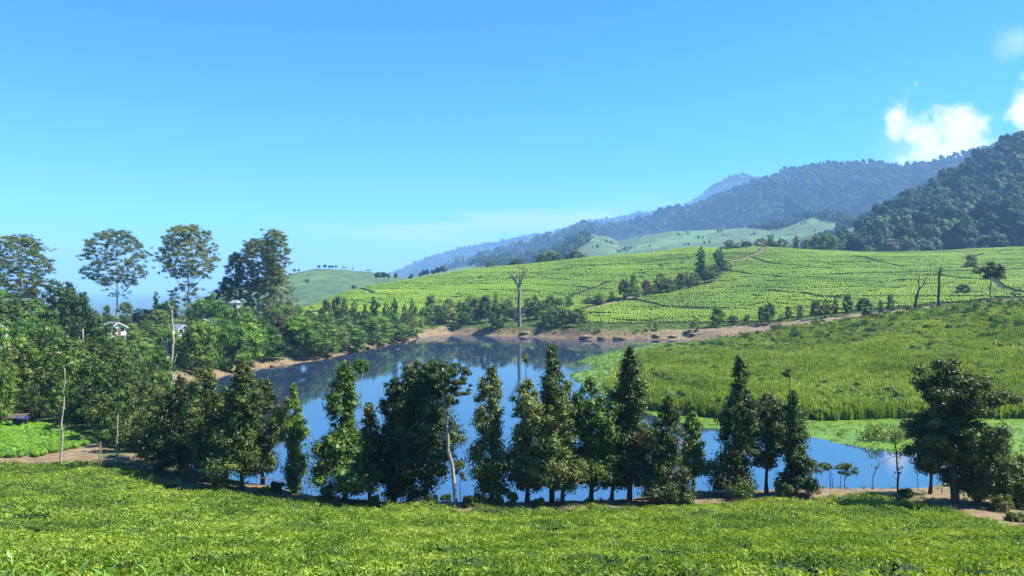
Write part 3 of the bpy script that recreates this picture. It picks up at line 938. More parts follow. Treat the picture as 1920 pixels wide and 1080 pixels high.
def bush_dome(seed, mat, flat=0.6, nl=26, lsize=0.3):
    r = np.random.default_rng(seed)
    v, t = ico(1)
    v = v[:, :] * (0.82 + 0.25 * r.random((len(v), 1)))
    v[:, 2] *= flat
    d = rand_unit(nl, r); d[:, 2] = np.abs(d[:, 2])
    c = d * np.array([1, 1, flat]) * 0.98
    lv, lq = leaves(c, d + 0.8 * rand_unit(nl, r), lsize, lsize * .6, r)
    nv = len(v)
    return new_mesh('tea_bush', np.vstack([v, lv]), lq + nv, t, [mat], mat.name == 'leaf_tea_hill')


# ---- near tea field canopy
def canopy_z(X, Y):
    z = profile(X, Y)
    n = fbm(X / 1.3, Y / 1.0, 61, 3)
    big = fbm(X / 7, Y / 5, 64, 3)
    z = z + 0.34 * n + 0.22 * big
    # plucking lanes and holes between bushes
    lane = np.abs(((Y + 0.35 * X * 0.2 + 2.2 * fbm(X / 18, Y / 18, 66, 3)) / 5.2) % 1.0 - 0.5)
    cut = smooth(0.115, 0.05, lane) * smooth(-0.05, 0.15, fbm(X / 6, Y / 3.5, 67, 3))
    hole = smooth(0.17, 0.28, fbm(X / 1.9, Y / 1.4, 68, 2)) * smooth(-0.15, 0.2, fbm(X / 9, Y / 9, 69, 2))
    h = np.maximum(cut, hole * 0.9)
    ring = GAP_RING(X, Y)
    h = np.maximum(h, ring)
    return z - 0.7 * h, h


def GAP_RING(X, Y):
    # open ring of bare stems in the lower right, one short gap on the left
    a = polydist(np.array([[4.7, 13.6], [5.4, 14.7], [6.6, 15.0], [7.6, 14.7], [8.1, 13.9]]), X, Y)
    b = polydist(np.array([[4.7, 13.5], [5.6, 12.9], [6.1, 12.5]]), X, Y)
    c = polydist(np.array([[-7.5, 17.0], [-6.3, 16.8], [-5.2, 17.2]]), X, Y)
    d = polydist(np.array([[1.6, 24.0], [4.5, 23.6], [7.5, 24.4], [9.5, 24.2]]), X, Y)
    n = 0.12 * fbm(X / .5, Y / .5, 71, 2)
    return np.maximum.reduce([smooth(0.42, 0.2, a + n), smooth(0.36, 0.16, b + n), 0.8 * smooth(0.3, 0.1, c + n), 0.7 * smooth(0.22, 0.08, d + n)])


def build_near_tea():
    xr = axis([(0, 12, 0.22, 0.22), (12, 52, 0.3, 0.8), (52, 110, 1.2, 4)])
    xs = np.concatenate([-xr[::-1], xr[1:]])
    ys = axis([(-14, 0.5, 0.8, 0.3), (0.5, 40, 0.24, 0.32), (40, 84, 0.34, 0.45)])
    Xg, Yg = np.meshgrid(xs, ys); X, Y = Xg.ravel(), Yg.ravel()
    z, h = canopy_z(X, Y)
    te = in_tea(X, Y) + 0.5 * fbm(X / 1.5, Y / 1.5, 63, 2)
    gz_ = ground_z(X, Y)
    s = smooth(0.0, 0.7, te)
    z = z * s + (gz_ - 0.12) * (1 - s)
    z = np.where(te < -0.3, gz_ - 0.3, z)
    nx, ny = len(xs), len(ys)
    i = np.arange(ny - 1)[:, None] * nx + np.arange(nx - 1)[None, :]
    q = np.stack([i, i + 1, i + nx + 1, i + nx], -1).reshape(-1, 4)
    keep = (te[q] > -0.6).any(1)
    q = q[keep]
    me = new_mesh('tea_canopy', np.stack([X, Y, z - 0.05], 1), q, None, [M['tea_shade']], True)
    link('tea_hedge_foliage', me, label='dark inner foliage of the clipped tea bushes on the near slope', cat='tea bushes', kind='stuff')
    tufts = [tea_tuft(100 + k, 34, 0.095, 0.30, 0.17) for k in range(5)] + [tea_tuft(110 + k, 34, 0.15, 0.42, 0.22) for k in range(4)]
    coll = source_collection('tea_tuft', tufts)
    Ps, va, sc = [], [], []
    for (y0, y1, dens, v0, v1, s0) in ((1.2, 9, 13, 0, 5, 0.8), (9, 26, 13, 0, 5, 1.0), (26, 44, 7.5, 5, 9, 0.95), (44, 84, 4.6, 5, 9, 1.25)):
        xm = lambda y: 0.72 * y + 2.5
        n = int(dens * (y1 - y0) * 2 * xm(y1))
        x = (rng.random(n) * 2 - 1) * xm(y1); y = y0 + (y1 - y0) * rng.random(n)
        k = np.abs(x) < xm(y); x, y = x[k], y[k]
        te = in_tea(x, y) + 0.4 * fbm(x / 1.5, y / 1.5, 63, 2)
        k = te > 0.15; x, y, te = x[k], y[k], te[k]
        z, h = canopy_z(x, y)
        k = rng.random(len(x)) > h * 1.7; x, y, z = x[k], y[k], z[k]
        dist = np.sqrt(x * x + y * y + (z - HC) ** 2); k = dist > 1.6; x, y, z = x[k], y[k], z[k]
        Ps.append(np.stack([x, y, z - 0.05], 1)); va.append(rng.integers(v0, v1, len(x))); sc.append(s0 * (0.75 + 0.5 * rng.random(len(x))))
    P = np.vstack(Ps); s = np.concatenate(sc)
    scatter('tea_leaves', coll, P, yaw(len(P), 0.12), np.stack([s, s, s], 1), np.concatenate(va),
            'bright green leaf shoots covering the near tea slope below the viewer', 'tea bushes')
    # stray stems in the holes
    # left patch
    n = 15000
    x = -140 + 100 * rng.random(n); y = 74 + 46 * rng.random(n)
    u = 960 + F * x / y
    k = (sdf(LPATCH, x, y) < -0.3) & (u > -150); x, y = x[k], y[k]
    z = ground_z(x, y); 
    lane = np.abs(((y + 1.2 * fbm(x / 9, y / 9, 80, 2)) / 2.6) % 1 - 0.5); k = lane > 0.09
    x, y, z = x[k], y[k], z[k]; n = len(x)
    domes = [bush_dome(200 + k, M['leaf_tea_patch'], 0.75, 60, 0.30) for k in range(4)]
    c2 = source_collection('tea_patch_bush', domes)
    s = 0.36 + 0.16 * rng.random(n)
    scatter('tea_patch_leaves', c2, np.stack([x, y, z + 0.25], 1), yaw(n), np.stack([s, s, s * 1.0], 1), rng.integers(0, 4, n),
            'sunny bright green tea patch beyond the footpath at lower left', 'tea bushes')


M['leaf_tea_patch'] = leaf_material('leaf_tea_patch', [(0.048, 0.127, 0.009), (0.098, 0.225, 0.013), (0.167, 0.323, 0.018), (0.244, 0.391, 0.036)], 0.45, 0.28, 0.2, 0.4, 0.45, 0.15, coord='World')
build_near_tea()

# ---- tea rows of the big hill
GAPLINES = [[(864, 528), (900, 525), (955, 521), (1000, 515), (1060, 507), (1110, 502), (1160, 498), (1200, 494), (1240, 487), (1290, 482)],
            [(1060, 560), (1100, 545), (1140, 526)], [(560, 552), (620, 555), (700, 550), (800, 551), (880, 551)],
            [(1410, 482), (1440, 492), (1500, 497), (1580, 506)], [(1600, 482), (1640, 490), (1690, 499)],
            [(1180, 560), (1250, 577), (1330, 581)], [(1440, 546), (1500, 551), (1580, 562)],
            [(1600, 514), (1680, 516), (1760, 518), (1830, 526), (1919, 530)], [(1890, 470), (1840, 477), (1800, 487)],
            [(1820, 495), (1850, 515), (1880, 540), (1925, 552)], [(1150, 604), (1250, 607), (1350, 604)],
            [(1330, 500), (1400, 512), (1480, 520), (1560, 524)]]


def build_hill_tea():
    domes = [bush_dome(300 + k, M['leaf_tea_hill'], 0.5, 16, 0.26) for k in range(5)]
    coll = source_collection('hill_tea_bush', domes)
    sp = 1.15
    ys = np.arange(298, 745, sp)
    X, Y = [], []
    for y in ys:
        x0 = (470 - 960) / F * y; x1 = (2120 - 960) / F * y
        x = np.arange(x0, x1, sp * 1.05) + rng.random() * sp
        X.append(x); Y.append(np.full(len(x), y))
    X = np.concatenate(X); Y = np.concatenate(Y)
    X = X + rng.normal(size=len(X)) * 0.28; Y = Y + rng.normal(size=len(X)) * 0.22
    u = 960 + F * X / Y
    # lower and upper limits of the planted slope in depth
    y0 = np.interp(u, [470, 560, 640, 700, 860, 960, 1090, 1110, 1250, 1330, 1400, 1500, 1700, 1830, 1920, 2100], [480, 400, 372, 372, 392, 388, 345, 322, 318, 315, 306, 293, 285, 284, 292, 300])
    y1 = np.interp(u, [470, 560, 640, 700, 860, 1100, 1300, 1400, 1500, 2100], [520, 480, 560, 610, 640, 650, 735, 690, 690, 690])
    k = (Y > y0 + 3 * fbm(X / 12, Y / 12, 90, 2)) & (Y < y1)
    X, Y, u = X[k], Y[k], u[k]
    Z = ground_z(X, Y)
    # contour lanes
    tilt = np.where(u < 1150, 0.035, -0.015)
    f = (Z * 1.0 + tilt * X + 1.6 * fbm(X / 45, Y / 45, 91, 3)) / 1.15
    fr = np.abs(f - np.round(f)) * 1.15
    nm = fbm(X / 26, Y / 9, 92, 3)
    lane = (fr < 0.13) & (nm > 0.02)
    f2 = (Z + tilt * X + 2.2 * fbm(X / 60, Y / 60, 95, 3)) / 4.3
    lane |= (np.abs(f2 - np.round(f2)) * 4.3 < 0.24) & (fbm(X / 50, Y / 20, 93, 2) > -0.18)
    pits = fbm(X / 5.5, Y / 4.0, 94, 3) > 0.43
    keep = ~(lane | pits)
    for gl in GAPLINES:
        w = np.array([G(a, b, 300) for a, b in gl])
        keep &= polydist(w, X, Y) > 1.9 + 0.9 * fbm(X / 7, Y / 7, 96, 2)
    for w, wd in ((HILLW, 3.4), (HILLW2, 2.4), (TRACKW, 5)):
        keep &= polydist(w, X, Y) > wd
    X, Y, Z = X[keep], Y[keep], Z[keep]
    n = len(X)
    hgt = 0.78 + 0.2 * fbm(X / 10, Y / 10, 97, 2) + 0.12 * rng.normal(size=n)
    s = 0.68 + 0.12 * rng.random(n)
    scatter('hill_tea_bushes', coll, np.stack([X, Y, Z + 0.35], 1), yaw(n), np.stack([s, s, hgt * 1.25], 1), rng.integers(0, 5, n),
            'clipped rows of green tea bushes covering the rounded hill beyond the pond', 'tea bushes')
    print('hill bushes', n)


build_hill_tea()


# ---- marsh: floating mat, reeds
def mat_region(x, y):
    """inside basin and outside the open water"""
    j = 0.9 * fbm(x / 3.2, y / 3.2, 33, 3)
    return (sdf(BASIN, x, y) < 1.5) & (sdf(OPEN, x, y) + j > 0)


def build_marsh():
    xs = np.arange(10, 175, 0.6); ys = np.concatenate([np.arange(80, 130, 0.6), np.arange(130, 318, 1.0)])
    Xg, Yg = np.meshgrid(xs, ys); X, Y = Xg.ravel(), Yg.ravel()
    j = 0.9 * fbm(X / 3.2, Y / 3.2, 33, 3)
    e = np.minimum(sdf(OPEN, X, Y) + j, 3)
    Z = -0.12 + 0.2 * smooth(-0.3, 0.8, e) + 0.10 * fbm(X / 1.1, Y / 1.1, 34, 3)
    nx = len(xs); ny = len(ys)
    i = np.arange(ny - 1)[:, None] * nx + np.arange(nx - 1)[None, :]
    q = np.stack([i, i + 1, i + nx + 1, i + nx], -1).reshape(-1, 4)
    b = sdf(BASIN, X, Y)
    keep = (e[q] > -0.3).all(1) & (b[q] < 3).all(1)
    me = new_mesh('floating_plants', np.stack([X, Y, Z], 1), q[keep], None, [M['leaf_mat']], True)
    link('floating_plants_foliage', me, label='flat lime green mat of floating plants along the marsh edge', cat='water plants', kind='stuff')
    n = 26000
    x = 10 + 165 * rng.random(n); y = 80 + 235 * rng.random(n) ** 1.3
    k = mat_region(x, y); x, y = x[k], y[k]; n = len(x)
    tf = [blade_tuft(400 + k, 10, 0.28, 0.4, 0.10, M['leaf_mat'], 'mat_tuft', 1.2) for k in range(4)]
    s = 0.7 + 0.6 * rng.random(n); s *= 1 + 0.5 * (y > 160)
    scatter('floating_plant_leaves', source_collection('mat_tuft', tf), np.stack([x, y, np.full(n, 0.03)], 1), yaw(n), np.stack([s, s, s * .8], 1), rng.integers(0, 4, n),
            'small leaves rising from the lime green floating mat beside the open water', 'water plants')
    # reeds
    n = 100000
    y = 104 + 185 * rng.random(n); uu = 1120 + 1000 * rng.random(n)
    x = (uu - 960) / F * y
    w = y / 276; k = rng.random(n) < w * 1.0 + 0.12; x, y, uu = x[k], y[k], uu[k]
    b = sdf(BASIN, x, y) + 1.2 * fbm(x / 5, y / 5, 35, 3)
    tu = 960 + F * TRACKW[:, 0] / TRACKW[:, 1]
    ymax = np.minimum(np.interp(uu, [1120, 1240, 1300, 1400, 1500, 1560, 2120], [205, 235, 276, 276, 276, 300, 300]), np.interp(uu, tu, TRACKW[:, 1]) - 8)
    k = (b > -0.5) & (y < ymax + 5 * fbm(x / 9, y / 9, 36, 3)); x, y, uu, b = x[k], y[k], uu[k], b[k]
    z = ground_z(x, y); n = len(x)
    big = fbm(x / 16, y / 16, 37, 3)
    h = 1.0 + 0.65 * big + 0.7 * smooth(6, 1, b) * (y < 135) - .35 * smooth(225, 250, y) + 0.5 * fbm(x / 2.6, y / 2.6, 38, 2)
    h = np.clip(h, 0.3, 2.4) * (0.7 + 0.6 * rng.random(n))
    tf = [blade_tuft(420 + k, 14, 1.25, 0.6, 0.16, M['leaf_reed'], 'reed_tuft', 0.4) for k in range(6)]
    s = 0.7 + 0.7 * rng.random(n)
    scatter('marsh_reeds', source_collection('reed_tuft', tf), np.stack([x, y, np.maximum(z, 0) - 0.05], 1), yaw(n, 0.06), np.stack([s, s, h], 1), rng.integers(0, 6, n),
            'dense green reeds and tall grass filling the marsh right of the pond', 'reeds')
    print('reeds', n)
    m = 9000
    ym = 103 + 180 * rng.random(m); um = 1180 + 930 * rng.random(m); xm = (um - 960) / F * ym
    bm_ = sdf(BASIN, xm, ym)
    ok = (bm_ > -0.3) & (ym < np.interp(um, tu, TRACKW[:, 1]) - 6) & ((um > 1400) | (ym < 262))
    front = (bm_ < 7) & (ym < 132)
    dens = np.where(front, .9, .05 + .5 * smooth(.12, .4, fbm(xm / 11, ym / 11, 51, 3)) + .45 * smooth(205, 250, ym))
    ok &= rng.random(m) < dens
    xm, ym, fr_ = xm[ok], ym[ok], front[ok]; m = len(xm)
    sm_ = np.where(fr_, .75 + .6 * rng.random(m), .45 + .7 * rng.random(m))
    ub = []
    for s_ in range(5):
        rr_ = np.random.default_rng(460 + s_); nn_ = 9
        cc_ = np.stack([(rr_.random(nn_) - .5) * 1.5, (rr_.random(nn_) - .5) * 1.5, .3 + 1.0 * rr_.random(nn_), np.full(nn_, .48), np.full(nn_, .8)], 1)
        v_, q_ = clump_leaves(cc_, 22, .26, rr_, core=.5)
        ub.append(new_mesh('undergrowth', v_, q_, None, [M['leaf_marsh']]))  # real clumps; their darker leaf colour also paints shade along the marsh front
    scatter('marsh_undergrowth', source_collection('undergrowth', ub), np.stack([xm, ym, ground_z(xm, ym) - .1], 1), yaw(m), np.stack([sm_, sm_, sm_ * (.8 + .5 * rng.random(m))], 1), rng.integers(0, 5, m),
            'tangled leafy undergrowth at the marsh front and in clumps among the reeds', 'undergrowth')
    # grass on banks
    n = 60000
    x = -170 + 420 * rng.random(n); y = 60 + 290 * rng.random(n)
    uu = 960 + F * x / y
    k = (uu > -80) & (uu < 2050); x, y, uu = x[k], y[k], uu[k]
    b = sdf(BASIN, x, y); te = in_tea(x, y)
    far = (y > 150) & (b > 2.5) & (b < 34) & ((uu < 1260) | (y > np.interp(uu, [1260, 1500, 1700, 1920], [300, 262, 240, 245])))
    nb = (y < 85) & (b > 0.1) & (te < -0.2) & (fbm(x / 2.5, y / 2.5, 39, 3) > 0.02)
    k = (far | nb) & (polydist(TRACKW, x, y) > 5 + 2 * fbm(x / 4, y / 4, 44, 2)) & (polydist(PATH_LEFT, x, y) > 2.2) & (sdf(LPATCH, x, y) > 0)
    x, y = x[k], y[k]; n = len(x); z = ground_z(x, y)
    s = 0.5 + 0.5 * rng.random(n); s *= 0.8 + 0.7 * (y > 150)
    scatter('bank_grass', source_collection('grass_tuft', [blade_tuft(440 + k, 12, 0.5, 0.35, 0.06, M['leaf_grass'], 'grass_tuft', 0.7) for k in range(4)]),
            np.stack([x, y, z - 0.03], 1), yaw(n), np.stack([s, s, s], 1), rng.integers(0, 4, n),
            'rough grass growing along the banks of the pond', 'grass')


M['leaf_grass'] = leaf_material('leaf_grass', [(0.06, 0.10, 0.015), (0.11, 0.17, 0.025), (0.17, 0.22, 0.04), (0.25, 0.26, 0.08)], 0.6, 0.25, 0.1, 0.2, 0.5, 0.2, coord='World')
build_marsh()

# ------------------------------------------------------------------ trees
def tree_thing(name, x, y, label, cat='tree', group=None, z=None):
    e = bpy.data.objects.new(name, None); COL.objects.link(e)
    e.location = (x, y, gz(x, y) - 0.05 if z is None else z)
    e.empty_display_size = 0.5
    tag(e, label, cat, group)
    return e


def copy_tree(src, loc, rz, sx, sz, label, group, name=None):
    c = src.copy(); COL.objects.link(c)
    if name: c.name = name
    c.location = loc; c.rotation_euler = (0, 0, rz); c.scale = (sx, sx, sz)
    c['label'] = label
    if group: c['group'] = group
    for ch in src.children:
        d = ch.copy(); COL.objects.link(d); d.parent = c
    return c


def limb_path(p0, p1, r, sag=0.15, k=4):
    p0, p1 = np.array(p0, float), np.array(p1, float)
    t = np.linspace(0, 1, k)[:, None]
    L = np.linalg.norm(p1 - p0)
    mid = r.normal(size=3) * L * 0.05
    return p0 + (p1 - p0) * t + np.sin(t * math.pi) * (mid + np.array([0, 0, -sag * L * .5]))


def build_columnar(H, R, seed, r0=0.12, shape='cone', nclump=60, per=90, leaf=0.30, lean=0.0, low=0.10, trunk_r=0.14, gaps=0.0):
    """narrow plantation tree. returns (crown mesh, trunk mesh)"""
    r = np.random.default_rng(seed)
    t = low + (0.985 - low) * ((np.arange(nclump) + r.random(nclump)) / nclump) ** 0.9
    tt = (t - low) / (1 - low)
    if shape == 'cone':
        rad = R * (1.0 - tt) ** 0.52 * (0.72 + 0.28 * np.minimum(tt / 0.12, 1)) * 0.98
    elif shape == 'column':
        rad = R * np.minimum(1, (1 - tt) * 2.6) ** 0.6 * (0.75 + 0.25 * np.minimum(tt / 0.1, 1))
    elif shape == 'top':
        rad = R * np.sin(np.clip(tt, 0, 1) * math.pi * 0.82 + 0.35) ** 0.8
    else:
        rad = R * (0.55 + 0.45 * np.sin(tt * 3.1)) * np.minimum(1, (1 - tt) * 3) ** .5
    # irregular tiers
    ph = r.random(4) * 6.28
    tier = 1 + 0.22 * np.sin(tt * 11 + ph[0]) + 0.16 * np.sin(tt * 23 + ph[1])
    ang = np.arange(nclump) * 2.39996 + r.random(nclump) * 1.0
    skew = 1 + 0.28 * np.sin(ang + ph[2] + tt * 4) + 0.15 * np.sin(2 * ang + ph[3])
    rad = rad * tier * skew
    f = 0.35 + 0.65 * r.random(nclump) ** 0.5
    cr = np.clip(0.33 * rad + 0.055 * H * (1 - 0.55 * tt), 0.35, 1.6) * (0.75 + 0.5 * r.random(nclump)) * 0.72
    d = np.maximum(rad * f - cr * 0.4, 0)
    bend = lean * np.array([[1, 0.2]]) * H * (t[:, None] ** 1.5)
    c = np.stack([np.cos(ang) * d + bend[:, 0], np.sin(ang) * d + bend[:, 1], t * H, cr, np.full(nclump, 0.72)], 1)
    if gaps > 0:
        c = c[(r.random(nclump) > gaps) | (tt > 0.85)]
    v, q = clump_leaves(c, per, leaf, r, core=.5)
    trunk = MB()
    k = 9; th = np.linspace(0, 0.93, k)
    px = lean * H * th ** 1.5 + 0.06 * np.sin(th * 9 + ph[0]); py = 0.2 * lean * H * th ** 1.5 + 0.06 * np.cos(th * 8)
    tp = np.stack([px, py, th * H], 1)
    rr = trunk_r * (1 - 0.85 * th); rr[0] *= 1.35
    trunk.tube(tp, rr, 8)
    for i in range(0, len(c), 3):
        z0 = max(c[i, 2] - 0.5 * d.mean() - 0.3, 0.05 * H)
        b = [np.interp(z0, tp[:, 2], tp[:, 0]), np.interp(z0, tp[:, 2], tp[:, 1]), z0]
        trunk.tube(limb_path(b, c[i, :3], r, 0.1), np.linspace(0.045, 0.012, 4) * (trunk_r / .14), 4, False)
    return (v, q), trunk


def crown_mesh(name, vq, mat):
    return new_mesh(name, vq[0], vq[1], None, [mat])


# --------- waterside row (each its own shape)
# px base, depth, top row, half width px, type, low fraction, leaf material, lean, label
ROW = [
    # px,  Y,  top, hw, shape, low, mat, lean, trunk px radius m, name
    (300, 78, 728, 46, 'column', .10, 'leaf_near', 0.0, 'dark broad-leaved tree where the footpath meets the left trees'),
    (338, 75, 700, 44, 'cone', .08, 'leaf_near', 0.0, 'deep green bushy tree second in the lakeside row, yellow-green at its top'),
    (386, 72, 682, 40, 'column', .10, 'leaf_near', 0.0, 'tall dark tree in the dense clump left of the pond'),
    (424, 76, 722, 34, 'column', .12, 'leaf_near_green', 0.0, 'lower pale-topped tree between two dark ones left of the pond'),
    (452, 69, 668, 42, 'cone', .14, 'leaf_near', 0.0, 'tall pointed tree with bare trunk foot at the left pond corner'),
    (492, 73, 706, 34, 'column', .14, 'leaf_near', 0.0, 'rightmost tree of the dark clump, touching the open water'),
    (551, 70, 716, 24, 'wavy', .04, 'leaf_near_green', 0.0, 'thin wavy tree standing alone left of the bright conical one'),
    (648, 68, 672, 54, 'cone', .06, 'leaf_near_green', 0.0, 'broad bright conical tree reaching down to the bank'),
    (694, 71, 752, 24, 'wavy', .10, 'leaf_near', 0.0, 'ragged small-crowned tree right behind the bright conical tree'),
    (738, 70, 704, 28, 'column', .06, 'leaf_near', 0.0, 'dark tree with a loose yellow-green top left of the feathery group'),
    (770, 68, 690, 44, 'column', .06, 'leaf_near', 0.0, 'very dark dense tree in the middle of the feathery group'),
    (800, 69, 674, 54, 'top', .20, 'leaf_feather', 0.0, 'feathery tree with rootlet-hung trunk beside the leaning pale trunk'),
    (922, 67.5, 682, 38, 'cone', .08, 'leaf_near', 0.0, 'columnar tree alone in the water gap, right of the leaning trunk'),
    (990, 67, 706, 38, 'column', .10, 'leaf_near', 0.0, 'shorter blunt tree at left of the long central clump'),
    (1034, 70, 640, 44, 'cone', .12, 'leaf_near', 0.0, 'tallest dark tree of the central clump, with a pointed top'),
    (1056, 66, 742, 42, 'column', .14, 'leaf_near', 0.0, 'lighter low tree in front of the tallest central tree'),
    (1108, 68, 702, 42, 'column', .14, 'leaf_near_green', 0.0, 'mid-height tree between the two tallest of the central clump'),
    (1148, 70, 770, 34, 'column', .16, 'leaf_near', 0.0, 'low tree filling the gap left of the second tallest'),
    (1180, 68, 645, 44, 'cone', .13, 'leaf_near', 0.0, 'second tallest pointed tree, with brown twigs on its bare stem'),
    (1210, 71, 790, 34, 'wavy', .16, 'leaf_near_green', 0.0, 'pale-leaved low tree at the foot of the second tallest'),
    (1254, 66.5, 738, 38, 'cone', .07, 'leaf_near', 0.0, 'tree with a dead brown spray right of the central clump'),
    (1300, 71, 770, 28, 'cone', .20, 'leaf_near_green', 0.0, 'slim tree on a straight bare stem before the open right water'),
    (1385, 69, 664, 38, 'cone', .04, 'leaf_near', 0.0, 'tall dark ragged tree leftmost of the three by the right water'),
    (1438, 70.5, 736, 32, 'column', .28, 'leaf_near', 0.0, 'middle tree of the right trio on a clean grey stem'),
    (1488, 70, 730, 34, 'cone', .06, 'leaf_near_green', 0.0, 'right tree of the trio, a tuft of leaves above its tip'),
    (1745, 69, 770, 30, 'top', .28, 'leaf_near', 0.0, 'slender tree leaning against the big round tree'),
    (1872, 64, 806, 42, 'column', .10, 'leaf_near_green', 0.0, 'low leafy tree at the right foot of the big round tree'),
    (1925, 63, 852, 34, 'column', .08, 'leaf_near', 0.0, 'dark bush-like tree cut by the right edge of the view'),
]
for i, (px, Y, top, hw, shape, low, mat, lean, lab) in enumerate(ROW):
    x = (px - 960) / F * Y
    zb = gz(x, Y)
    H = zy(top, Y) - zb
    R = hw / F * Y * 1.14
    e = tree_thing('broadleaf_tree', x, Y, lab, 'tree', 'trees in the row along the near bank')
    nc = int(30 + 5.6 * H * (R / 2.0) ** 0.8)
    vq, tr = build_columnar(H, R, 1000 + i, shape=shape, nclump=nc, per=84, leaf=0.26, low=low, trunk_r=0.10 + 0.008 * H, gaps=0.10 if shape == 'wavy' else 0.03)
    link('crown', crown_mesh('crown', vq, M[mat]), e)
    link('trunk', tr.mesh('trunk', [M['bark_brown']], True), e)
    for (tx, sx, sy) in ((1254, 1266, 822), (1180, 1192, 812), (770, 752, 776), (1034, 1052, 800)):
        if tx == px:
            rs = np.random.default_rng(sx)
            n_ = 70
            c_ = np.array([(sx - px) / F * Y, -R * .95, zy(sy, Y) - zb]) + rs.normal(size=(n_, 3)) * np.array([.30, .15, .42]) 
            c_[:, 0] -= (c_[:, 2] - c_[:, 2].mean()) * .5
            v_, q_ = leaves(c_, rand_unit(n_, rs) + np.array([0, -1, 0]), .22, .07, rs)
            link('dead_spray', new_mesh('dead_spray', v_, q_, None, [M['leaf_dead']]), e, label='rust brown spray of dead leaves', kind='stuff')


def add_tree(name, px, Y, lab, crown_clumps, per, leaf, mat, trunk_paths, bark, cat='tree', group=None, seed=0, aspect=.5, up=.35, core=.55):
    """custom tree: clumps in pixel offsets (px, top-row, depth offset, radius px, flat)"""
    x = (px - 960) / F * Y
    e = tree_thing(name, x, Y, lab, cat, group)
    z0 = e.location.z
    r = np.random.default_rng(seed)
    if crown_clumps is not None and len(crown_clumps):
        c = np.array(crown_clumps, float)
        cc = np.stack([(c[:, 0] - px) / F * Y, c[:, 2], zy(c[:, 1], Y) - z0, c[:, 3] / F * Y, c[:, 4]], 1)
        v, q = clump_leaves(cc, per, leaf, r, up, aspect, core=core)
        link('crown', new_mesh('crown', v, q, None, [M[mat]]), e)
    tr = MB()
    for path, ra, rb in trunk_paths:
        p = np.array(path, float)
        pts = np.stack([(p[:, 0] - px) / F * Y, p[:, 2] if p.shape[1] > 2 else 0 * p[:, 0], np.maximum(zy(p[:, 1], Y) - z0, -0.1)], 1)
        # resample for a gently uneven line
        ra, rb = (ra * 1.35, rb * 1.5) if name == 'dead_tree' and len(p) < 4 and ra < .5 else (ra, rb)
        k = max(5, len(pts) * 3); s = np.linspace(0, 1, k); s0 = np.linspace(0, 1, len(pts))
        pp = np.stack([np.interp(s, s0, pts[:, j]) for j in range(3)], 1)
        pp[1:-1] += r.normal(size=(k - 2, 3)) * min(ra, 0.12) * 0.5
        tr.tube(pp, np.linspace(ra, rb, k), 8)
    link('trunk', tr.mesh('trunk', [M[bark]], True), e)
    return e


def puff(cx, cy, rx, ry, n, rp, seed, flat=.7, dz=1.5, hollow=.5):
    """clumps spread in an ellipse given in pixels"""
    r = np.random.default_rng(seed)
    out = []
    for k in range(n):
        a = r.random() * 6.283; s = (hollow + (1 - hollow) * r.random()) if r.random() < .75 else r.random()
        out.append((cx + math.cos(a) * rx * s, cy - math.sin(a) * ry * s, (r.random() - .5) * 2 * dz, rp * (.65 + .7 * r.random()), flat))
    return out


# leaning pale trunk with its crown swept right
add_tree('leaning_tree', 855, 65.5, 'leaning tree with a bare pale trunk and crown swept over the water',
         puff(832, 706, 44, 30, 60, 9, 1, .6, 1.8, .1) + puff(862, 728, 20, 16, 18, 6.5, 2, .5, 1) + puff(846, 755, 14, 8, 7, 5, 3, .5, .6) + puff(815, 692, 28, 20, 22, 9, 5, .7, 1.5) + puff(868, 712, 12, 14, 9, 6, 6, .5, .8) + [(851, 792, 0, 5, .4)],
         75, 0.22, 'leaf_feather', [([(856, 949), (848, 880), (838, 810), (832, 760), (828, 720), (830, 690)], .17, .07), ([(838, 812), (850, 794)], .04, .02),
                                  ([(832, 755), (850, 735), (872, 725)], .07, .02), ([(830, 740), (812, 705), (806, 690)], .06, .02)], 'bark_pale', group='trees in the row along the near bank', seed=11)
# the pole-stemmed sapling and others with a small top tuft
add_tree('pole_tree', 679, 74, 'slender tree with a long bare stem and small round top crown', puff(679, 684, 12, 19, 16, 6, 5, .9, .8), 46, 0.22, 'leaf_round',
         [([(681, 930), (680, 850), (679, 760), (679, 690)], .07, .04)], 'bark_pale', group='trees in the row along the near bank', seed=12)
add_tree('pole_tree', 986, 72, 'tiny tuft of leaves on a thin stem above the central clump', puff(987, 668, 4.5, 15, 9, 3.5, 6, 1, .3), 26, 0.2, 'leaf_near_green',
         [([(988, 940), (987, 800), (986, 700), (986, 660)], .05, .03)], 'bark_brown', group='trees in the row along the near bank', seed=13)
add_tree('pole_tree', 1479, 70.8, 'leaf tuft on a thin leader topping the right trio of trees', puff(1479, 700, 8, 9, 9, 4.5, 7, .9, .4), 34, 0.2, 'leaf_near',
         [([(1483, 930), (1482, 800), (1481, 740), (1480, 700)], .07, .035)], 'bark_brown', group='trees in the row along the near bank', seed=14)
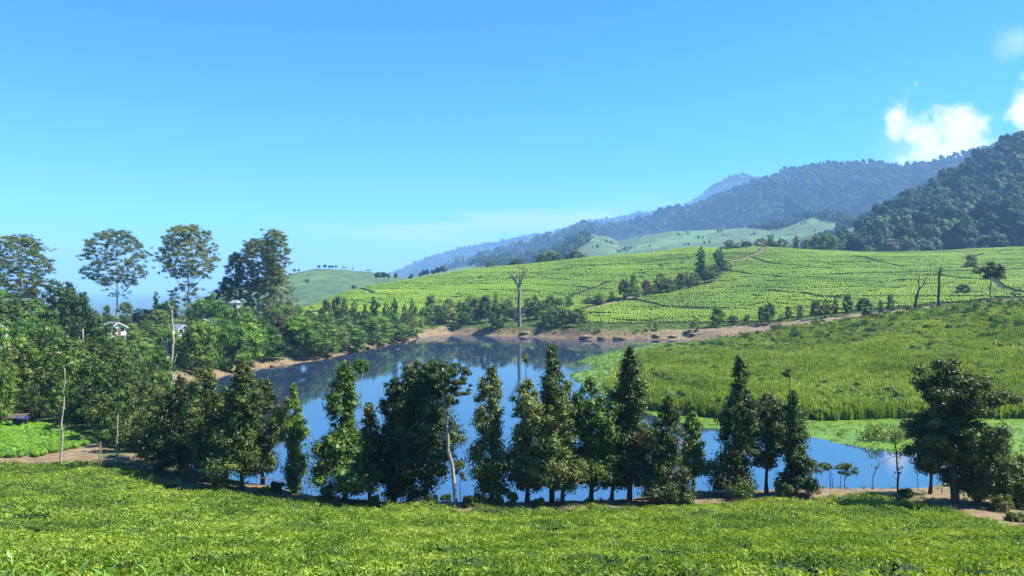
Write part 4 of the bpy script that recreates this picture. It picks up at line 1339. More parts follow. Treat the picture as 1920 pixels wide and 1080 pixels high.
# the three poles at left, in front of the clump
add_tree('bare_stemmed_tree', 114, 77, 'tall pale bare stem rising in front of the left tea patch', puff(121, 682, 22, 14, 12, 6, 8, .5, 1) + puff(122, 725, 12, 18, 8, 5, 9, .6, .8), 26, 0.24, 'leaf_round',
         [([(114, 868), (116, 800), (119, 740), (121, 690)], .11, .05), ([(117, 808), (132, 796)], .04, .02), ([(119, 775), (100, 752)], .03, .015)], 'bark_pale', seed=15)
add_tree('bare_stemmed_tree', 219, 75, 'pale straight stem with a loose crown beside the footpath bend', puff(221, 750, 14, 16, 12, 6, 10, .6, .9) + puff(216, 838, 10, 7, 5, 5, 11, .5, .5), 30, 0.22, 'leaf_near_green',
         [([(219, 866), (220, 830), (221, 790), (222, 745)], .10, .05)], 'bark_pale', seed=16)
add_tree('small_tree', 190, 75.5, 'small umbrella-topped tree on a thin stem beside the footpath', puff(186, 818, 20, 6, 12, 6, 12, .5, .7), 40, 0.22, 'leaf_near_green',
         [([(190, 868), (189, 840), (187, 820)], .05, .03)], 'bark_pale', seed=17)
# the big round tree on the right
add_tree('big_round_tree', 1792, 63, 'large dark round-crowned tree on the right bank, a limb reaching right',
         puff(1790, 740, 64, 56, 90, 15, 20, .75, 3.0, .1) + puff(1785, 805, 62, 52, 80, 15, 21, .75, 2.6, .1) + puff(1820, 862, 60, 54, 70, 15, 22, .8, 2.4, .1) +
         puff(1862, 742, 36, 16, 20, 11, 23, .5, 1.6, .4) + puff(1775, 690, 40, 16, 16, 11, 24, .7, 1.8, .2) + puff(1885, 752, 18, 8, 8, 8, 25, .5, 1, .2) + puff(1850, 890, 44, 34, 26, 14, 26, .8, 2) + puff(1745, 845, 22, 42, 18, 12, 29, .8, 1.6),
         105, 0.27, 'leaf_near', [([(1790, 958), (1788, 890), (1790, 820), (1795, 740), (1800, 700)], .36, .10), ([(1790, 850), (1760, 790), (1750, 730)], .14, .04), ([(1792, 800), (1830, 760), (1885, 755)], .13, .03)],
         'bark_brown', seed=18)
# snags and little trees in front of the right water
add_tree('dead_sapling', 1682, 68, 'dead bare pole with wispy twigs in front of the right water', puff(1672, 826, 10, 5, 3, 4, 30, .6, .4) + puff(1682, 880, 9, 14, 6, 3, 31, .6, .4), 12, 0.16, 'leaf_pine',
         [([(1684, 925), (1682, 880), (1680, 812)], .10, .05), ([(1682, 895), (1692, 880)], .03, .01), ([(1682, 900), (1672, 892)], .03, .01), ([(1683, 870), (1690, 858)], .03, .01)], 'bark_dark', cat='dead tree', seed=19)
add_tree('dead_sapling', 1638, 68.5, 'bowed whitish dead branch bent over right of the two small trees', puff(1640, 878, 7, 6, 3, 3, 32, .6, .4), 12, 0.16, 'leaf_olive',
         [([(1636, 918), (1638, 890), (1648, 870), (1664, 862), (1678, 853)], .05, .02), ([(1650, 869), (1646, 862)], .02, .01), ([(1660, 864), (1655, 874)], .02, .01)], 'bark_pale', cat='dead tree', seed=20)
add_tree('small_tree', 1556, 69, 'left of two small flat-topped trees before the right water', puff(1553, 874, 16, 6, 12, 6.5, 33, .5, .8), 36, 0.2, 'leaf_near_green',
         [([(1557, 918), (1555, 880)], .045, .025), ([(1562, 916), (1558, 882)], .035, .02)], 'bark_brown', seed=21)
add_tree('small_tree', 1582, 68.5, 'right of two small trees before the right water, brownish green', puff(1584, 878, 19, 11, 16, 6.5, 34, .6, .8), 34, 0.2, 'leaf_olive',
         [([(1584, 918), (1584, 895), (1588, 880)], .05, .025), ([(1577, 917), (1576, 890)], .03, .02), ([(1585, 898), (1600, 880)], .025, .012)], 'bark_pale', seed=22)
add_tree('small_tree', 1350, 71, 'sparse shrub-like sapling left of the ragged tall tree', puff(1348, 884, 15, 12, 12, 5, 35, .6, .8), 20, 0.2, 'leaf_pine',
         [([(1350, 934), (1345, 905), (1338, 885)], .035, .015), ([(1350, 934), (1354, 900), (1360, 880)], .03, .015)], 'bark_brown', seed=23)
add_tree('small_tree', 855, 71, 'short dark bushy tree in the water just right of the leaning trunk', puff(861, 884, 11, 18, 14, 7, 36, .8, .7), 50, 0.2, 'leaf_near',
         [([(864, 938), (862, 900)], .05, .03)], 'bark_brown', seed=24)
add_tree('small_tree', 1722, 70, 'leafless twiggy sapling left of the big round tree', puff(1728, 872, 10, 5, 3, 3, 37, .5, .4), 12, 0.16, 'leaf_pine',
         [([(1722, 920), (1720, 895), (1716, 878)], .035, .012), ([(1720, 893), (1727, 878)], .025, .01), ([(1716, 880), (1708, 872)], .02, .01)], 'bark_dark', seed=25)
add_tree('small_tree', 1766, 69, 'thin sapling with sparse leaves at the big tree foot', puff(1768, 880, 14, 7, 6, 4, 38, .5, .5), 18, 0.18, 'leaf_pine',
         [([(1766, 925), (1766, 895), (1770, 875)], .035, .012)], 'bark_dark', seed=26)

# shrubs along the near bank
SHR = [(612, 938, 14, 26), (700, 942, 10, 20), (730, 938, 16, 34), (782, 938, 26, 40), (808, 946, 12, 26), (838, 936, 14, 26), (880, 949, 12, 20), (905, 948, 16, 30), (930, 947, 12, 34), (960, 948, 10, 26), (1012, 950, 10, 22),
       (1390, 938, 26, 34), (1376, 900, 28, 40), (1280, 947, 22, 18), (1235, 942, 12, 14), (1463, 905, 13, 14), (1470, 935, 16, 30), (1500, 930, 18, 40), (1518, 915, 22, 60), (1830, 945, 24, 40), (1876, 960, 22, 36), (1640, 945, 18, 14), (355, 905, 20, 30), (410, 915, 16, 22),
       (520, 922, 10, 20), (1700, 935, 14, 12), (1905, 985, 16, 16), (500, 925, 9, 14)]
for i, (px, by, hw, hh) in enumerate(SHR):
    Y = min(Yof(px, by, 55), 73.5)
    R = hw / F * Y; Hh = hh / F * Y
    r = np.random.default_rng(600 + i)
    n = 12
    c = np.stack([(r.random(n) - .5) * 1.5 * R, (r.random(n) - .5) * 1.2 * R, Hh * (0.15 + 0.7 * r.random(n)), np.full(n, max(.25, 0.34 * R)), np.full(n, .9)], 1)
    v, q = clump_leaves(c, 60, 0.24, r)
    x = (px - 960) / F * Y
    side = 'pale-leaved' if i % 3 == 0 else ('dark' if i % 3 == 1 else 'bright green')
    near = ['near the bright conical tree', 'left of the feathery group', 'under the feathery group', 'beside the leaning trunk', 'under the lone columnar tree', 'under the central clump',
            'at the foot of the ragged tall tree', 'right of the dead-sprayed tree', 'between the right trio stems', 'at the foot of the right trio',
            'under the big round tree', 'at the tea edge on the right', 'at the foot of the left dark clump'][[0, 0, 1, 2, 2, 3, 4, 4, 4, 5, 5, 6, 6, 7, 7, 8, 9, 9, 9, 10, 10, 11, 12, 12, 0, 11, 10, 12][i]]
    link('bank_shrub', new_mesh('bank_shrub', v, q, None, [M['leaf_near_green' if i % 2 else 'leaf_near']]), loc=(x, Y, gz(x, Y) - .05),
         label=f'{side} {"low" if hh < 22 else "knee-high" if hh < 32 else "tall"} shrub {near}', cat='shrub', group='shrubs on the near bank')

# ------------------------------------------------------------------ prototypes for the other trees
def round_proto(H, R, seed, mat, trunk_h=.08, nclump=42, per=62, leaf=.42, bark='bark_brown', top=.8, name='round_tree'):
    r = np.random.default_rng(seed)
    out = []
    for k in range(nclump):
        t = r.random() ** .8; a = k * 2.39996 + r.random()
        rad = R * math.sqrt(max(0.02, 1 - (2 * (t ** top) - 1) ** 2)) * (0.62 + .4 * r.random()) * (1 + .2 * math.sin(a * 2 + seed))
        z = H * (trunk_h + (0.93 - trunk_h) * t)
        out.append((math.cos(a) * rad * .8, math.sin(a) * rad * .8, z, R * (.30 + .16 * r.random()), .75))
    c = np.array(out)
    v, q = clump_leaves(c, per, leaf, r, core=.48)
    tr = MB(); th = np.linspace(0, .8, 6)
    tp = np.stack([.1 * np.sin(th * 5 + seed), .1 * np.cos(th * 4), th * H], 1)
    tr.tube(tp, .17 * (1 - .75 * th), 7)
    for i in range(0, nclump, 6):
        tr.tube(limb_path([0, 0, max(trunk_h * H * .8, c[i, 2] * .6)], c[i, :3], r), np.linspace(.07, .02, 4), 4, False)
    return (v, q), tr, mat, bark, name


def make_proto(args):
    vq, tr, mat, bark, name = args
    return (new_mesh('crown', vq[0], vq[1], None, [M[mat]]), tr.mesh('trunk', [M[bark]], True), name)


def place(proto, px, Y, top, hw, lab, group, rz=None, base=None, z=None):
    """proto dims: (crown mesh, trunk mesh, name, H, R)"""
    cm, tm, name, H, R = proto
    x = (px - 960) / F * Y
    zb = gz(x, Y) - .05 if z is None else z
    e = bpy.data.objects.new(name, None); COL.objects.link(e)
    e.location = (x, Y, zb)
    e.rotation_euler = (0, 0, rng.random() * 6.283 if rz is None else rz)
    sz = max(0.5, zy(top, Y) - zb) / H; sx = (hw / F * Y) / R
    e.scale = (sx, sx, sz)
    tag(e, lab, 'tree', group)
    a = bpy.data.objects.new('crown', cm); COL.objects.link(a); a.parent = e
    b = bpy.data.objects.new('trunk', tm); COL.objects.link(b); b.parent = e
    return e


def P_round(seed, mat, **k):
    return make_proto(round_proto(10, 4.2, seed, mat, **k)) + (10, 4.4)


def P_cone(seed, mat, H=10, R=2.6, shape='cone', leaf=.42, per=46, n=44, low=.12, name='conical_tree'):
    vq, tr = build_columnar(H, R, seed, shape=shape, nclump=n, per=per, leaf=leaf, low=low, trunk_r=.14)
    return (new_mesh('crown', vq[0], vq[1], None, [M[mat]]), tr.mesh('trunk', [M['bark_brown']], True), name, H, R * 1.1)


RND = [P_round(s, 'leaf_round') for s in (31, 32, 33, 34)]
RNDL = [P_round(s, 'leaf_near_green') for s in (35, 36, 37)]
RNDO = [P_round(s, 'leaf_olive') for s in (38, 39)]
RNDY = [P_round(41, 'leaf_lime')]
RNDR = [P_round(43, 'leaf_russet')]
CON = [P_cone(s, 'leaf_pine') for s in (51, 52, 53)]
CONG = [P_cone(s, 'leaf_round') for s in (54, 55)]
CLM = [P_cone(s, 'leaf_near', R=3.0, shape='column', n=52, name='broadleaf_tree') for s in (56, 57, 58)]
CLMG = [P_cone(s, 'leaf_near_green', R=3.0, shape='column', n=52, name='broadleaf_tree') for s in (59, 60)]
SAP = [P_cone(s, 'leaf_round', R=2.2, shape='top', n=16, per=30, low=.3, name='sapling') for s in (61, 62)]
PINE = [P_cone(s, 'leaf_pine', R=4.2, shape='top', n=90, per=40, low=.08, leaf=.45, name='pine_tree') for s in (63, 64)]
PREDS = {'R': RND, 'L': RNDL, 'O': RNDO, 'Y': RNDY, 'X': RNDR, 'C': CON, 'G': CONG, 'M': CLM, 'N': CLMG, 'S': SAP, 'P': PINE}
LOOK = {'R': 'rounded mid green tree', 'L': 'rounded dark glossy tree', 'O': 'rounded olive tree', 'Y': 'yellow-green rounded tree', 'X': 'russet-leaved tree', 'C': 'dark pointed tree', 'G': 'soft green pointed tree',
        'M': 'dark upright leafy tree', 'N': 'green upright leafy tree', 'S': 'thin young sapling', 'P': 'dense dark pine-like tree'}
ORD = ['leftmost', 'second', 'third', 'fourth', 'fifth', 'sixth', 'seventh', 'eighth', 'ninth', 'tenth', 'eleventh', 'twelfth', 'thirteenth', 'fourteenth', 'fifteenth', 'sixteenth', 'seventeenth', 'eighteenth', 'nineteenth', 'twentieth']


def tens(n):
    if n < 20: return ORD[n]
    t = ['twenty', 'thirty', 'forty', 'fifty'][(n + 1) // 10 - 2]; u = (n + 1) % 10
    if u == 0: return {'twenty': 'twentieth', 'thirty': 'thirtieth', 'forty': 'fortieth', 'fifty': 'fiftieth'}[t]
    return t + '-' + ['first', 'second', 'third', 'fourth', 'fifth', 'sixth', 'seventh', 'eighth', 'ninth'][u - 1]


def place_group(rows, where, group, wide=1.0):
    """rows: (px, Y, top, hw, code). labels count the look-alikes from the left of the group"""
    rows = sorted(rows)
    seen = {}; tot = {}
    for r_ in rows: tot[r_[4]] = tot.get(r_[4], 0) + 1
    for (px, Y, top, hw, code) in rows:
        k = seen.get(code, 0); seen[code] = k + 1
        pr = PREDS[code][k % len(PREDS[code])]
        if tot[code] == 1: lab = f'{LOOK[code]}, the only such one {where}'
        elif k == 0: lab = f'{LOOK[code]}, leftmost of its kind {where}'
        elif k == tot[code] - 1: lab = f'{LOOK[code]}, rightmost of its kind {where}'
        else: lab = f'{LOOK[code]}, {tens(k)} from left of its kind {where}'
        place(pr, px, Y, top, hw * wide, lab, group)


# left shore trees
SHORE = [(372, 160, 596, 36, 'L'), (388, 172, 601, 40, 'R'), (412, 166, 606, 36, 'N'), (432, 176, 602, 36, 'R'), (466, 178, 604, 38, 'R'), (498, 180, 612, 40, 'R'), (480, 200, 592, 34, 'N'),
         (536, 190, 588, 36, 'L'), (562, 188, 592, 44, 'R'), (590, 205, 600, 30, 'N'), (610, 200, 604, 36, 'R'), (632, 206, 612, 32, 'O'), (655, 212, 606, 36, 'R'), (680, 222, 595, 38, 'L'), (706, 226, 594, 40, 'R'),
         (735, 240, 604, 30, 'L'), (752, 252, 606, 26, 'R'), (778, 272, 594, 26, 'Y'), (600, 225, 588, 30, 'N'), (640, 235, 590, 28, 'L'), (528, 205, 590, 30, 'X'), (345, 168, 630, 40, 'L'), (318, 178, 618, 34, 'R')]
EDGE = np.array([(340, 160), (415, 175), (480, 192), (550, 204), (600, 215), (660, 240), (690, 252), (720, 268), (760, 287), (800, 319)])
SHORE = [(px, float(np.interp(px, EDGE[:, 0], EDGE[:, 1])) + (2.2 + 2.0 * (i % 3) if (top > 589 and px not in (480, 600, 640, 528, 345, 318)) else 13 + 3 * (i % 2)), top, hw, c) for i, (px, Y, top, hw, c) in enumerate(SHORE)]
place_group(SHORE, 'on the left shore', 'rounded trees along the left shore', 1.05)
BEH = [(578, 300, 580, 20, 'M'), (602, 310, 578, 16, 'C'), (636, 320, 554, 18, 'L'), (665, 300, 562, 14, 'C'), (684, 300, 568, 14, 'G'), (700, 305, 555, 15, 'C'), (722, 300, 568, 14, 'G'), (740, 305, 558, 16, 'C'), (758, 300, 570, 14, 'C'),
       (772, 310, 560, 14, 'C'), (610, 330, 561, 10, 'X'), (560, 310, 570, 20, 'G'), (648, 280, 572, 16, 'M'), (690, 275, 582, 18, 'M'), (728, 285, 580, 18, 'N'), (765, 292, 584, 18, 'M'), (620, 285, 585, 20, 'N'), (808, 345, 552, 14, 'O'), (820, 352, 572, 14, 'L')]
place_group(BEH, 'behind the left shore', 'dark trees behind the left shore')
MIDB = [(800, 332, 576, 18, 'R'), (828, 345, 570, 20, 'L'), (850, 348, 578, 20, 'Y'), (872, 340, 570, 18, 'R'), (895, 350, 556, 18, 'O'), (910, 345, 552, 14, 'L'), (935, 328, 565, 20, 'R'), (952, 352, 560, 14, 'M'), (930, 352, 548, 12, 'G'),
        (990, 350, 558, 16, 'C'), (1003, 345, 553, 14, 'M'), (1018, 350, 562, 12, 'R'), (1032, 352, 552, 14, 'L'), (1050, 350, 558, 14, 'Y'), (1020, 326, 582, 16, 'R'), (1042, 320, 572, 20, 'L'), (1062, 318, 578, 18, 'M'), (1087, 315, 576, 19, 'L'),
        (965, 350, 575, 14, 'M'), (880, 352, 555, 16, 'G'), (862, 350, 563, 14, 'C'), (842, 352, 558, 16, 'M'), (818, 340, 588, 15, 'N')]
place_group(MIDB, 'on the far bank', 'mixed trees on the far bank', 1.12)
# avenue up the tea hill
def YH(px, by): return Yof(px, by, 330)
AV = [(1066, YH(1066, 578), 556, 8, 'R'), (1104, YH(1104, 572), 556, 9, 'N'), (1122, YH(1122, 571), 551, 10, 'L'), (1126, YH(1126, 566), 548, 6, 'Y'), (1147, YH(1147, 566), 545, 9, 'G'), (1170, YH(1170, 562), 524, 11, 'X'), (1188, YH(1188, 562), 511, 14, 'G'),
      (1212, YH(1212, 556), 524, 9, 'X'), (1228, YH(1228, 552), 532, 12, 'N'), (1240, YH(1240, 551), 511, 11, 'M'), (1254, YH(1254, 550), 520, 12, 'N'), (1268, YH(1268, 547), 522, 9, 'L'), (1276, YH(1276, 546), 512, 9, 'X'), (1290, YH(1290, 541), 508, 11, 'N'), (1303, YH(1303, 538), 512, 11, 'L'),
      (1315, YH(1315, 532), 461, 15, 'C'), (1322, YH(1322, 530), 498, 16, 'M'), (1340, YH(1340, 520), 494, 11, 'C'), (1350, YH(1350, 512), 462, 13, 'C'), (1360, YH(1360, 506), 487, 10, 'N')]
place_group(AV, 'beside the hill path', 'avenue trees up the tea hill', 1.3)
RDG = [(1368, 640, 449, 12, 'M'), (1380, 640, 461, 11, 'N'), (1400, 640, 452, 11, 'L'), (1392, 660, 462, 9, 'C'), (1428, 660, 446, 11, 'M'), (1446, 670, 440, 11, 'C'), (1462, 670, 446, 8, 'G'), (1473, 660, 452, 8, 'N'), (1493, 670, 440, 9, 'C'),
       (1516, 690, 446, 12, 'O'), (1530, 690, 442, 13, 'O'), (1548, 690, 438, 13, 'R'), (1560, 690, 442, 11, 'R'), (920, 655, 489, 9, 'L'), (970, 655, 484, 14, 'O'), (962, 660, 490, 12, 'L'), (1015, 650, 474, 11, 'L'), (1033, 655, 470, 11, 'O'), (1044, 655, 474, 11, 'O'), (1028, 650, 482, 8, 'N'),
       (1068, 655, 475, 8, 'L'), (1080, 655, 469, 13, 'O'), (1093, 655, 476, 8, 'L')]
place_group(RDG, 'on the tea hill crest', 'trees along the crest of the tea hill', 1.25)
# trees along the track right of the pond
TRK = [(1128, 622, 597, 8, 'S'), (1219, 620, 603, 6, 'S'), (1230, 618, 606, 6, 'L'), (1303, 620, 598, 10, 'Y'), (1308, 612, 596, 6, 'X'), (1345, 612, 577, 16, 'R'), (1374, 609, 591, 12, 'L'), (1401, 609, 589, 9, 'R'), (1427, 607, 573, 8, 'L'), (1443, 607, 567, 12, 'L'),
       (1444, 610, 592, 6, 'S'), (1478, 598, 573, 8, 'O'), (1500, 598, 570, 9, 'O'), (1465, 608, 588, 6, 'S'), (1530, 598, 562, 14, 'L'), (1549, 596, 560, 10, 'M'), (1566, 594, 557, 8, 'M'), (1590, 592, 552, 11, 'L'), (1621, 595, 558, 18, 'L'), (1651, 593, 562, 6, 'M'),
       (1670, 588, 549, 9, 'L'), (1703, 586, 572, 12, 'O'), (1806, 553, 532, 15, 'L'), (1822, 500, 476, 14, 'O'), (1812, 502, 492, 5, 'L')]
TRK = [(px, (Yof(px, by, 262 if px > 1500 else 288)), top, hw, c) for px, by, top, hw, c in TRK]
place_group(TRK, 'along the brown track', 'small trees along the brown track')
# big shrubs in the marsh edge
MSH = [(1395, 640, 622, 12), (1430, 655, 640, 40), (1350, 655, 636, 26), (1490, 636, 612, 16), (1560, 622, 604, 12), (1620, 612, 596, 20), (1676, 606, 588, 10), (1720, 602, 584, 20), (1760, 596, 580, 18), (1822, 588, 562, 18), (1885, 590, 578, 10), (1875, 610, 588, 17), (1890, 650, 628, 20),
       (1930, 640, 618, 14), (1600, 618, 603, 16), (1900, 575, 564, 10), (1540, 632, 618, 14), (1291, 652, 645, 6), (1640, 827, 795, 22), (1672, 828, 798, 24), (1702, 824, 800, 12), (1573, 818, 808, 6), (1800, 640, 626, 14), (1515, 652, 640, 12), (1455, 622, 606, 12), (1530, 610, 597, 10), (1585, 606, 592, 11), (1645, 600, 586, 12), (1690, 596, 584, 9), (1745, 590, 576, 12), (1790, 584, 570, 11), (1840, 600, 584, 14), (1860, 620, 604, 12), (1780, 610, 596, 14), (1705, 618, 606, 12), (1650, 622, 610, 16), (1410, 634, 622, 9), (1470, 645, 632, 12), (1915, 610, 590, 14), (1740, 640, 628, 10), (1590, 650, 640, 12)]
PSH = []
for s in range(4):
    r = np.random.default_rng(700 + s); n = 16
    c = np.stack([(r.random(n) - .5) * 1.5, (r.random(n) - .5) * 1.5, .15 + .65 * r.random(n), np.full(n, .32), np.full(n, .85)], 1)
    v, q = clump_leaves(c, 34, 0.17, r)
    PSH.append([new_mesh('marsh_shrub', v, q, None, [M[m]]) for m in ('leaf_round', 'leaf_grass')])
MWHERE = {0: 'above the left marsh', 1: 'among the reeds', 2: 'at the track foot'}
for i, (px, by, top, hw) in enumerate(sorted(MSH)):
    Y = Yof(px, by, 100 if by > 700 else 150)
    light = by > 700
    if light: Y = 20 * F / (by - 540)
    x = (px - 960) / F * Y; zb = max(gz(x, Y), 0.02)
    o = link('marsh_shrub', PSH[i % 4][1 if light else 0], loc=(x, Y, zb))
    h = zy(top, Y) - zb
    o.scale = (hw / F * Y, hw / F * Y, max(h, .4)); o.rotation_euler = (0, 0, i * 1.7)
    lab = ('pale green bush on the floating mat, ' if light else 'dark green shrub in the marsh, ') + (('leftmost of its kind' if i == 0 else 'rightmost of its kind') if i in (0, len(MSH) - 1) else f'{tens(i)} shrub counted from the left of the marsh')
    tag(o, lab, 'shrub', 'shrubs in the marsh')

# left dense wood around the path and houses
LW = []
for px, Y, top, hw, c in [(-30, 108, 672, 44, 'N'), (18, 114, 650, 36, 'M'), (58, 116, 640, 38, 'N'), (98, 112, 655, 38, 'M'), (140, 110, 650, 40, 'N'), (176, 106, 668, 40, 'N'), (212, 100, 660, 38, 'N'), (236, 96, 690, 36, 'M'), (262, 92, 700, 34, 'M'),
                          (35, 128, 628, 36, 'L'), (80, 132, 622, 34, 'M'), (120, 130, 628, 40, 'L'), (165, 128, 634, 38, 'M'), (200, 130, 640, 38, 'M'), (238, 124, 650, 34, 'M'), (272, 118, 672, 32, 'M'), (298, 108, 690, 30, 'L'), (252, 84, 740, 34, 'M'), (285, 88, 716, 30, 'M'),
                          (-10, 150, 610, 40, 'R'), (45, 160, 600, 40, 'R'), (95, 158, 604, 34, 'L'), (222, 150, 628, 30, 'N'), (258, 160, 640, 24, 'R'), (1, 100, 668, 24, 'N'), (155, 98, 720, 30, 'M'), (195, 92, 735, 32, 'M'), (120, 104, 710, 30, 'L'), (60, 105, 720, 28, 'M'), (228, 88, 760, 30, 'N'), (300, 130, 655, 26, 'R')]:
    LW.append((px, Y, top, hw * 1.12, c))
place_group(LW, 'in the left wood', 'dense trees of the left wood')
LB = [(20, 190, 560, 60, 'P'), (75, 200, 572, 44, 'R'), (118, 205, 528, 46, 'P'), (148, 195, 548, 42, 'P'), (172, 200, 600, 34, 'R'), (-20, 215, 540, 50, 'R'), (200, 300, 571, 10, 'O'), (236, 300, 565, 17, 'O'), (262, 330, 578, 20, 'M'), (278, 320, 580, 18, 'M'), (292, 340, 546, 12, 'G'), (310, 330, 566, 22, 'R'),
      (245, 240, 606, 20, 'L'), (270, 250, 598, 20, 'M'), (300, 300, 580, 22, 'L'), (378, 310, 560, 30, 'R'), (398, 305, 545, 24, 'G'), (415, 300, 562, 26, 'R'), (400, 230, 592, 26, 'R'), (420, 215, 598, 26, 'N'), (460, 250, 586, 30, 'R'), (300, 215, 606, 24, 'N'), (372, 330, 575, 26, 'L'), (320, 320, 556, 16, 'R'),
      (455, 300, 572, 26, 'L'), (428, 275, 578, 22, 'R'), (447, 268, 573, 15, 'L'), (396, 240, 600, 20, 'M'), (206, 205, 612, 22, 'N'), (250, 200, 618, 20, 'L'), (530, 300, 570, 24, 'R'), (543, 290, 575, 20, 'O'), (508, 300, 574, 26, 'M'), (195, 235, 610, 20, 'M'), (150, 260, 590, 30, 'R'), (60, 260, 560, 40, 'R'), (205, 330, 590, 16, 'C'), (330, 235, 618, 18, 'R'), (250, 335, 592, 24, 'R')]
place_group(LB, 'around the white houses', 'trees around the white houses')

# tall umbrella-crowned trees on the left skyline
def tall_tree(px, Y, by, lab, blobs, limbs, seed, mat='leaf_olive', leaf=.55, per=24, bark='bark_pale', tr=.38, name='umbrella_tree'):
    return add_tree(name, px, Y, lab, blobs, per, leaf, mat, [([(px, by), (px + 1, (by + 480) / 2), (px + 0, 455)], tr, .09)] + limbs, bark, 'tree', 'tall trees on the left skyline', seed, .55, .7, .4)


def plates(cx, cy, rx, ry, n, w, seed, bottom=None, skip=0.0, dome=True):
    """flat foliage plates arranged over a dome"""
    r = np.random.default_rng(seed); out = []
    for k in range(n):
        t = (k + r.random()) / n               # 0 bottom .. 1 top
        a = k * 2.39996
        y = cy + ry - 2 * ry * t
        half = rx * math.sqrt(max(0.05, 1 - max(0, (t - .35) / .68) ** 2)) * (0.55 + .45 * min(1, t / .3)) if dome else rx
        rr = half * math.sqrt(r.random() * .8 + .2)
        x = cx + math.cos(a) * rr
        for m in range(6):
            dx = r.normal() * w * .6
            out.append((x + dx, y + abs(dx) * .3 + r.normal() * 1.8, math.sin(a) * rr * Y_K + r.normal() * 1.2, w * (.28 + .34 * r.random()), .55))
    return out


def plate_limbs(px, pl, seed, ybase, n=16, r0=.12):
    r = np.random.default_rng(seed); out = []
    idx = r.permutation(len(pl))[:n]
    for i in idx:
        x, y, d, rad, fl = pl[i]
        y0 = min(ybase, y + abs(x - px) * .75 + 14)
        out.append(([(px, y0, 0), ((px + x) / 2 + (px - x) * .1, (y0 + y) / 2 + 3, d * .5), (x, y + 1, d)], r0, .03))
    return out


Y_K = 0.20
pl = plates(216, 482, 64, 50, 125, 10, 71); pl += plates(222, 548, 22, 10, 6, 7, 72, dome=False)
tall_tree(219, 335, 604, 'tall dome-crowned tree in open tiers above the white house', pl, plate_limbs(219, pl, 1, 560, 22), 81)
pl = plates(352, 470, 54, 48, 130, 10, 73); pl += plates(338, 470, 40, 30, 16, 9, 74) + plates(352, 565, 36, 36, 26, 10, 75)
tall_tree(352, 325, 612, 'tallest dense dome-crowned tree with dark lower foliage, centre left', pl, plate_limbs(352, pl, 2, 570, 24), 82, 'leaf_olive', .55, 24)
pl = plates(34, 500, 56, 58, 150, 11, 76); pl += plates(10, 560, 60, 40, 34, 11, 77)
tall_tree(40, 240, 640, 'large layered tree at the left edge of the skyline', pl, plate_limbs(40, pl, 3, 600, 18), 83, 'leaf_olive', .45, 24)
pl = plates(486, 496, 38, 48, 120, 10, 78) + plates(484, 556, 36, 34, 50, 9, 79)
tall_tree(483, 318, 600, 'tall tree with rounded crown left of the wispy-topped one', pl, plate_limbs(483, pl, 4, 560, 20), 84, 'leaf_olive', .5, 26)
pl = plates(516, 470, 24, 38, 66, 8, 80) + plates(526, 445, 14, 10, 8, 6, 81, dome=False) + plates(522, 545, 28, 42, 50, 9, 82) + [(490, 430, 0, 4, .4), (492, 431, 0, 4, .4)]
tall_tree(520, 310, 605, 'tall slender tree with a wispy forked top, beside the far green hill', pl, plate_limbs(520, pl, 5, 560, 22), 85, 'leaf_olive', .5, 26)
vq, tr = build_columnar(30, 7.5, 91, shape='cone', nclump=120, per=60, leaf=.6, low=.12, trunk_r=.45)
e = tree_thing('tall_conifer', (442 - 960) / F * 315, 315, 'tall soft conifer standing over the small hut', 'tree', 'tall trees on the left skyline')
e.scale = (1, 1, (zy(472, 315) - e.location.z) / 30)
link('crown', crown_mesh('crown', vq, M['leaf_pine']), e); link('trunk', tr.mesh('trunk', [M['bark_brown']], True), e)
vq, tr = build_columnar(22, 6, 92, shape='top', nclump=90, per=60, leaf=.6, low=.1, trunk_r=.35)
e = tree_thing('tall_conifer', (425 - 960) / F * 320, 320, 'shorter bushy conifer at the left flank of the tall soft one', 'tree', 'tall trees on the left skyline')
e.scale = (1, 1, (zy(520, 320) - e.location.z) / 22)
link('crown', crown_mesh('crown', vq, M['leaf_pine']), e); link('trunk', tr.mesh('trunk', [M['bark_brown']], True), e)

# ------------------------------------------------------------------ dead and lone trees
def dead_tree(px, Y, by, lab, limbs, bark, seed, name='dead_tree', group=None):
    e = add_tree(name, px, Y, lab, None, 0, 0, None, limbs, bark, 'dead tree', group, seed)
    return e


Yd = Yof(973, 612, 300)
dead_tree(973, Yd, 612, 'bare dead tree with upswept broken limbs on the far bank',
          [([(974, 612), (973, 580), (974, 548), (973, 540)], .85, .5), ([(973, 542), (966, 525), (958, 512), (952, 503)], .38, .08), ([(973, 542), (978, 522), (983, 505), (984, 496)], .4, .08),
           ([(974, 538), (974, 520), (973, 508)], .25, .06), ([(966, 526), (970, 514), (966, 506)], .15, .05), ([(978, 524), (988, 516), (994, 512)], .18, .05), ([(981, 514), (989, 506), (988, 500)], .14, .04),
           ([(960, 516), (955, 514), (950, 509)], .12, .04), ([(983, 506), (979, 500)], .1, .04), ([(970, 534), (960, 520), (957, 516)], .16, .05), ([(976, 592), (984, 578), (991, 565)], .22, .05), ([(968, 600), (962, 590)], .3, .1)], 'bark_dead', 901)
Y2 = Yof(1714, 584, 262)
dead_tree(1714, Y2, 584, 'forked dead trunk leaning left beside the brown track',
          [([(1714, 584), (1718, 560), (1723, 542)], .5, .28), ([(1723, 542), (1722, 528), (1714, 515)], .18, .04), ([(1723, 544), (1732, 532), (1739, 515)], .2, .04), ([(1722, 532), (1724, 520), (1722, 514)], .12, .03), ([(1720, 560), (1727, 552)], .1, .03), ([(1732, 533), (1733, 524)], .08, .02)], 'bark_dark', 902)
Y3 = Yof(1759, 580, 262)
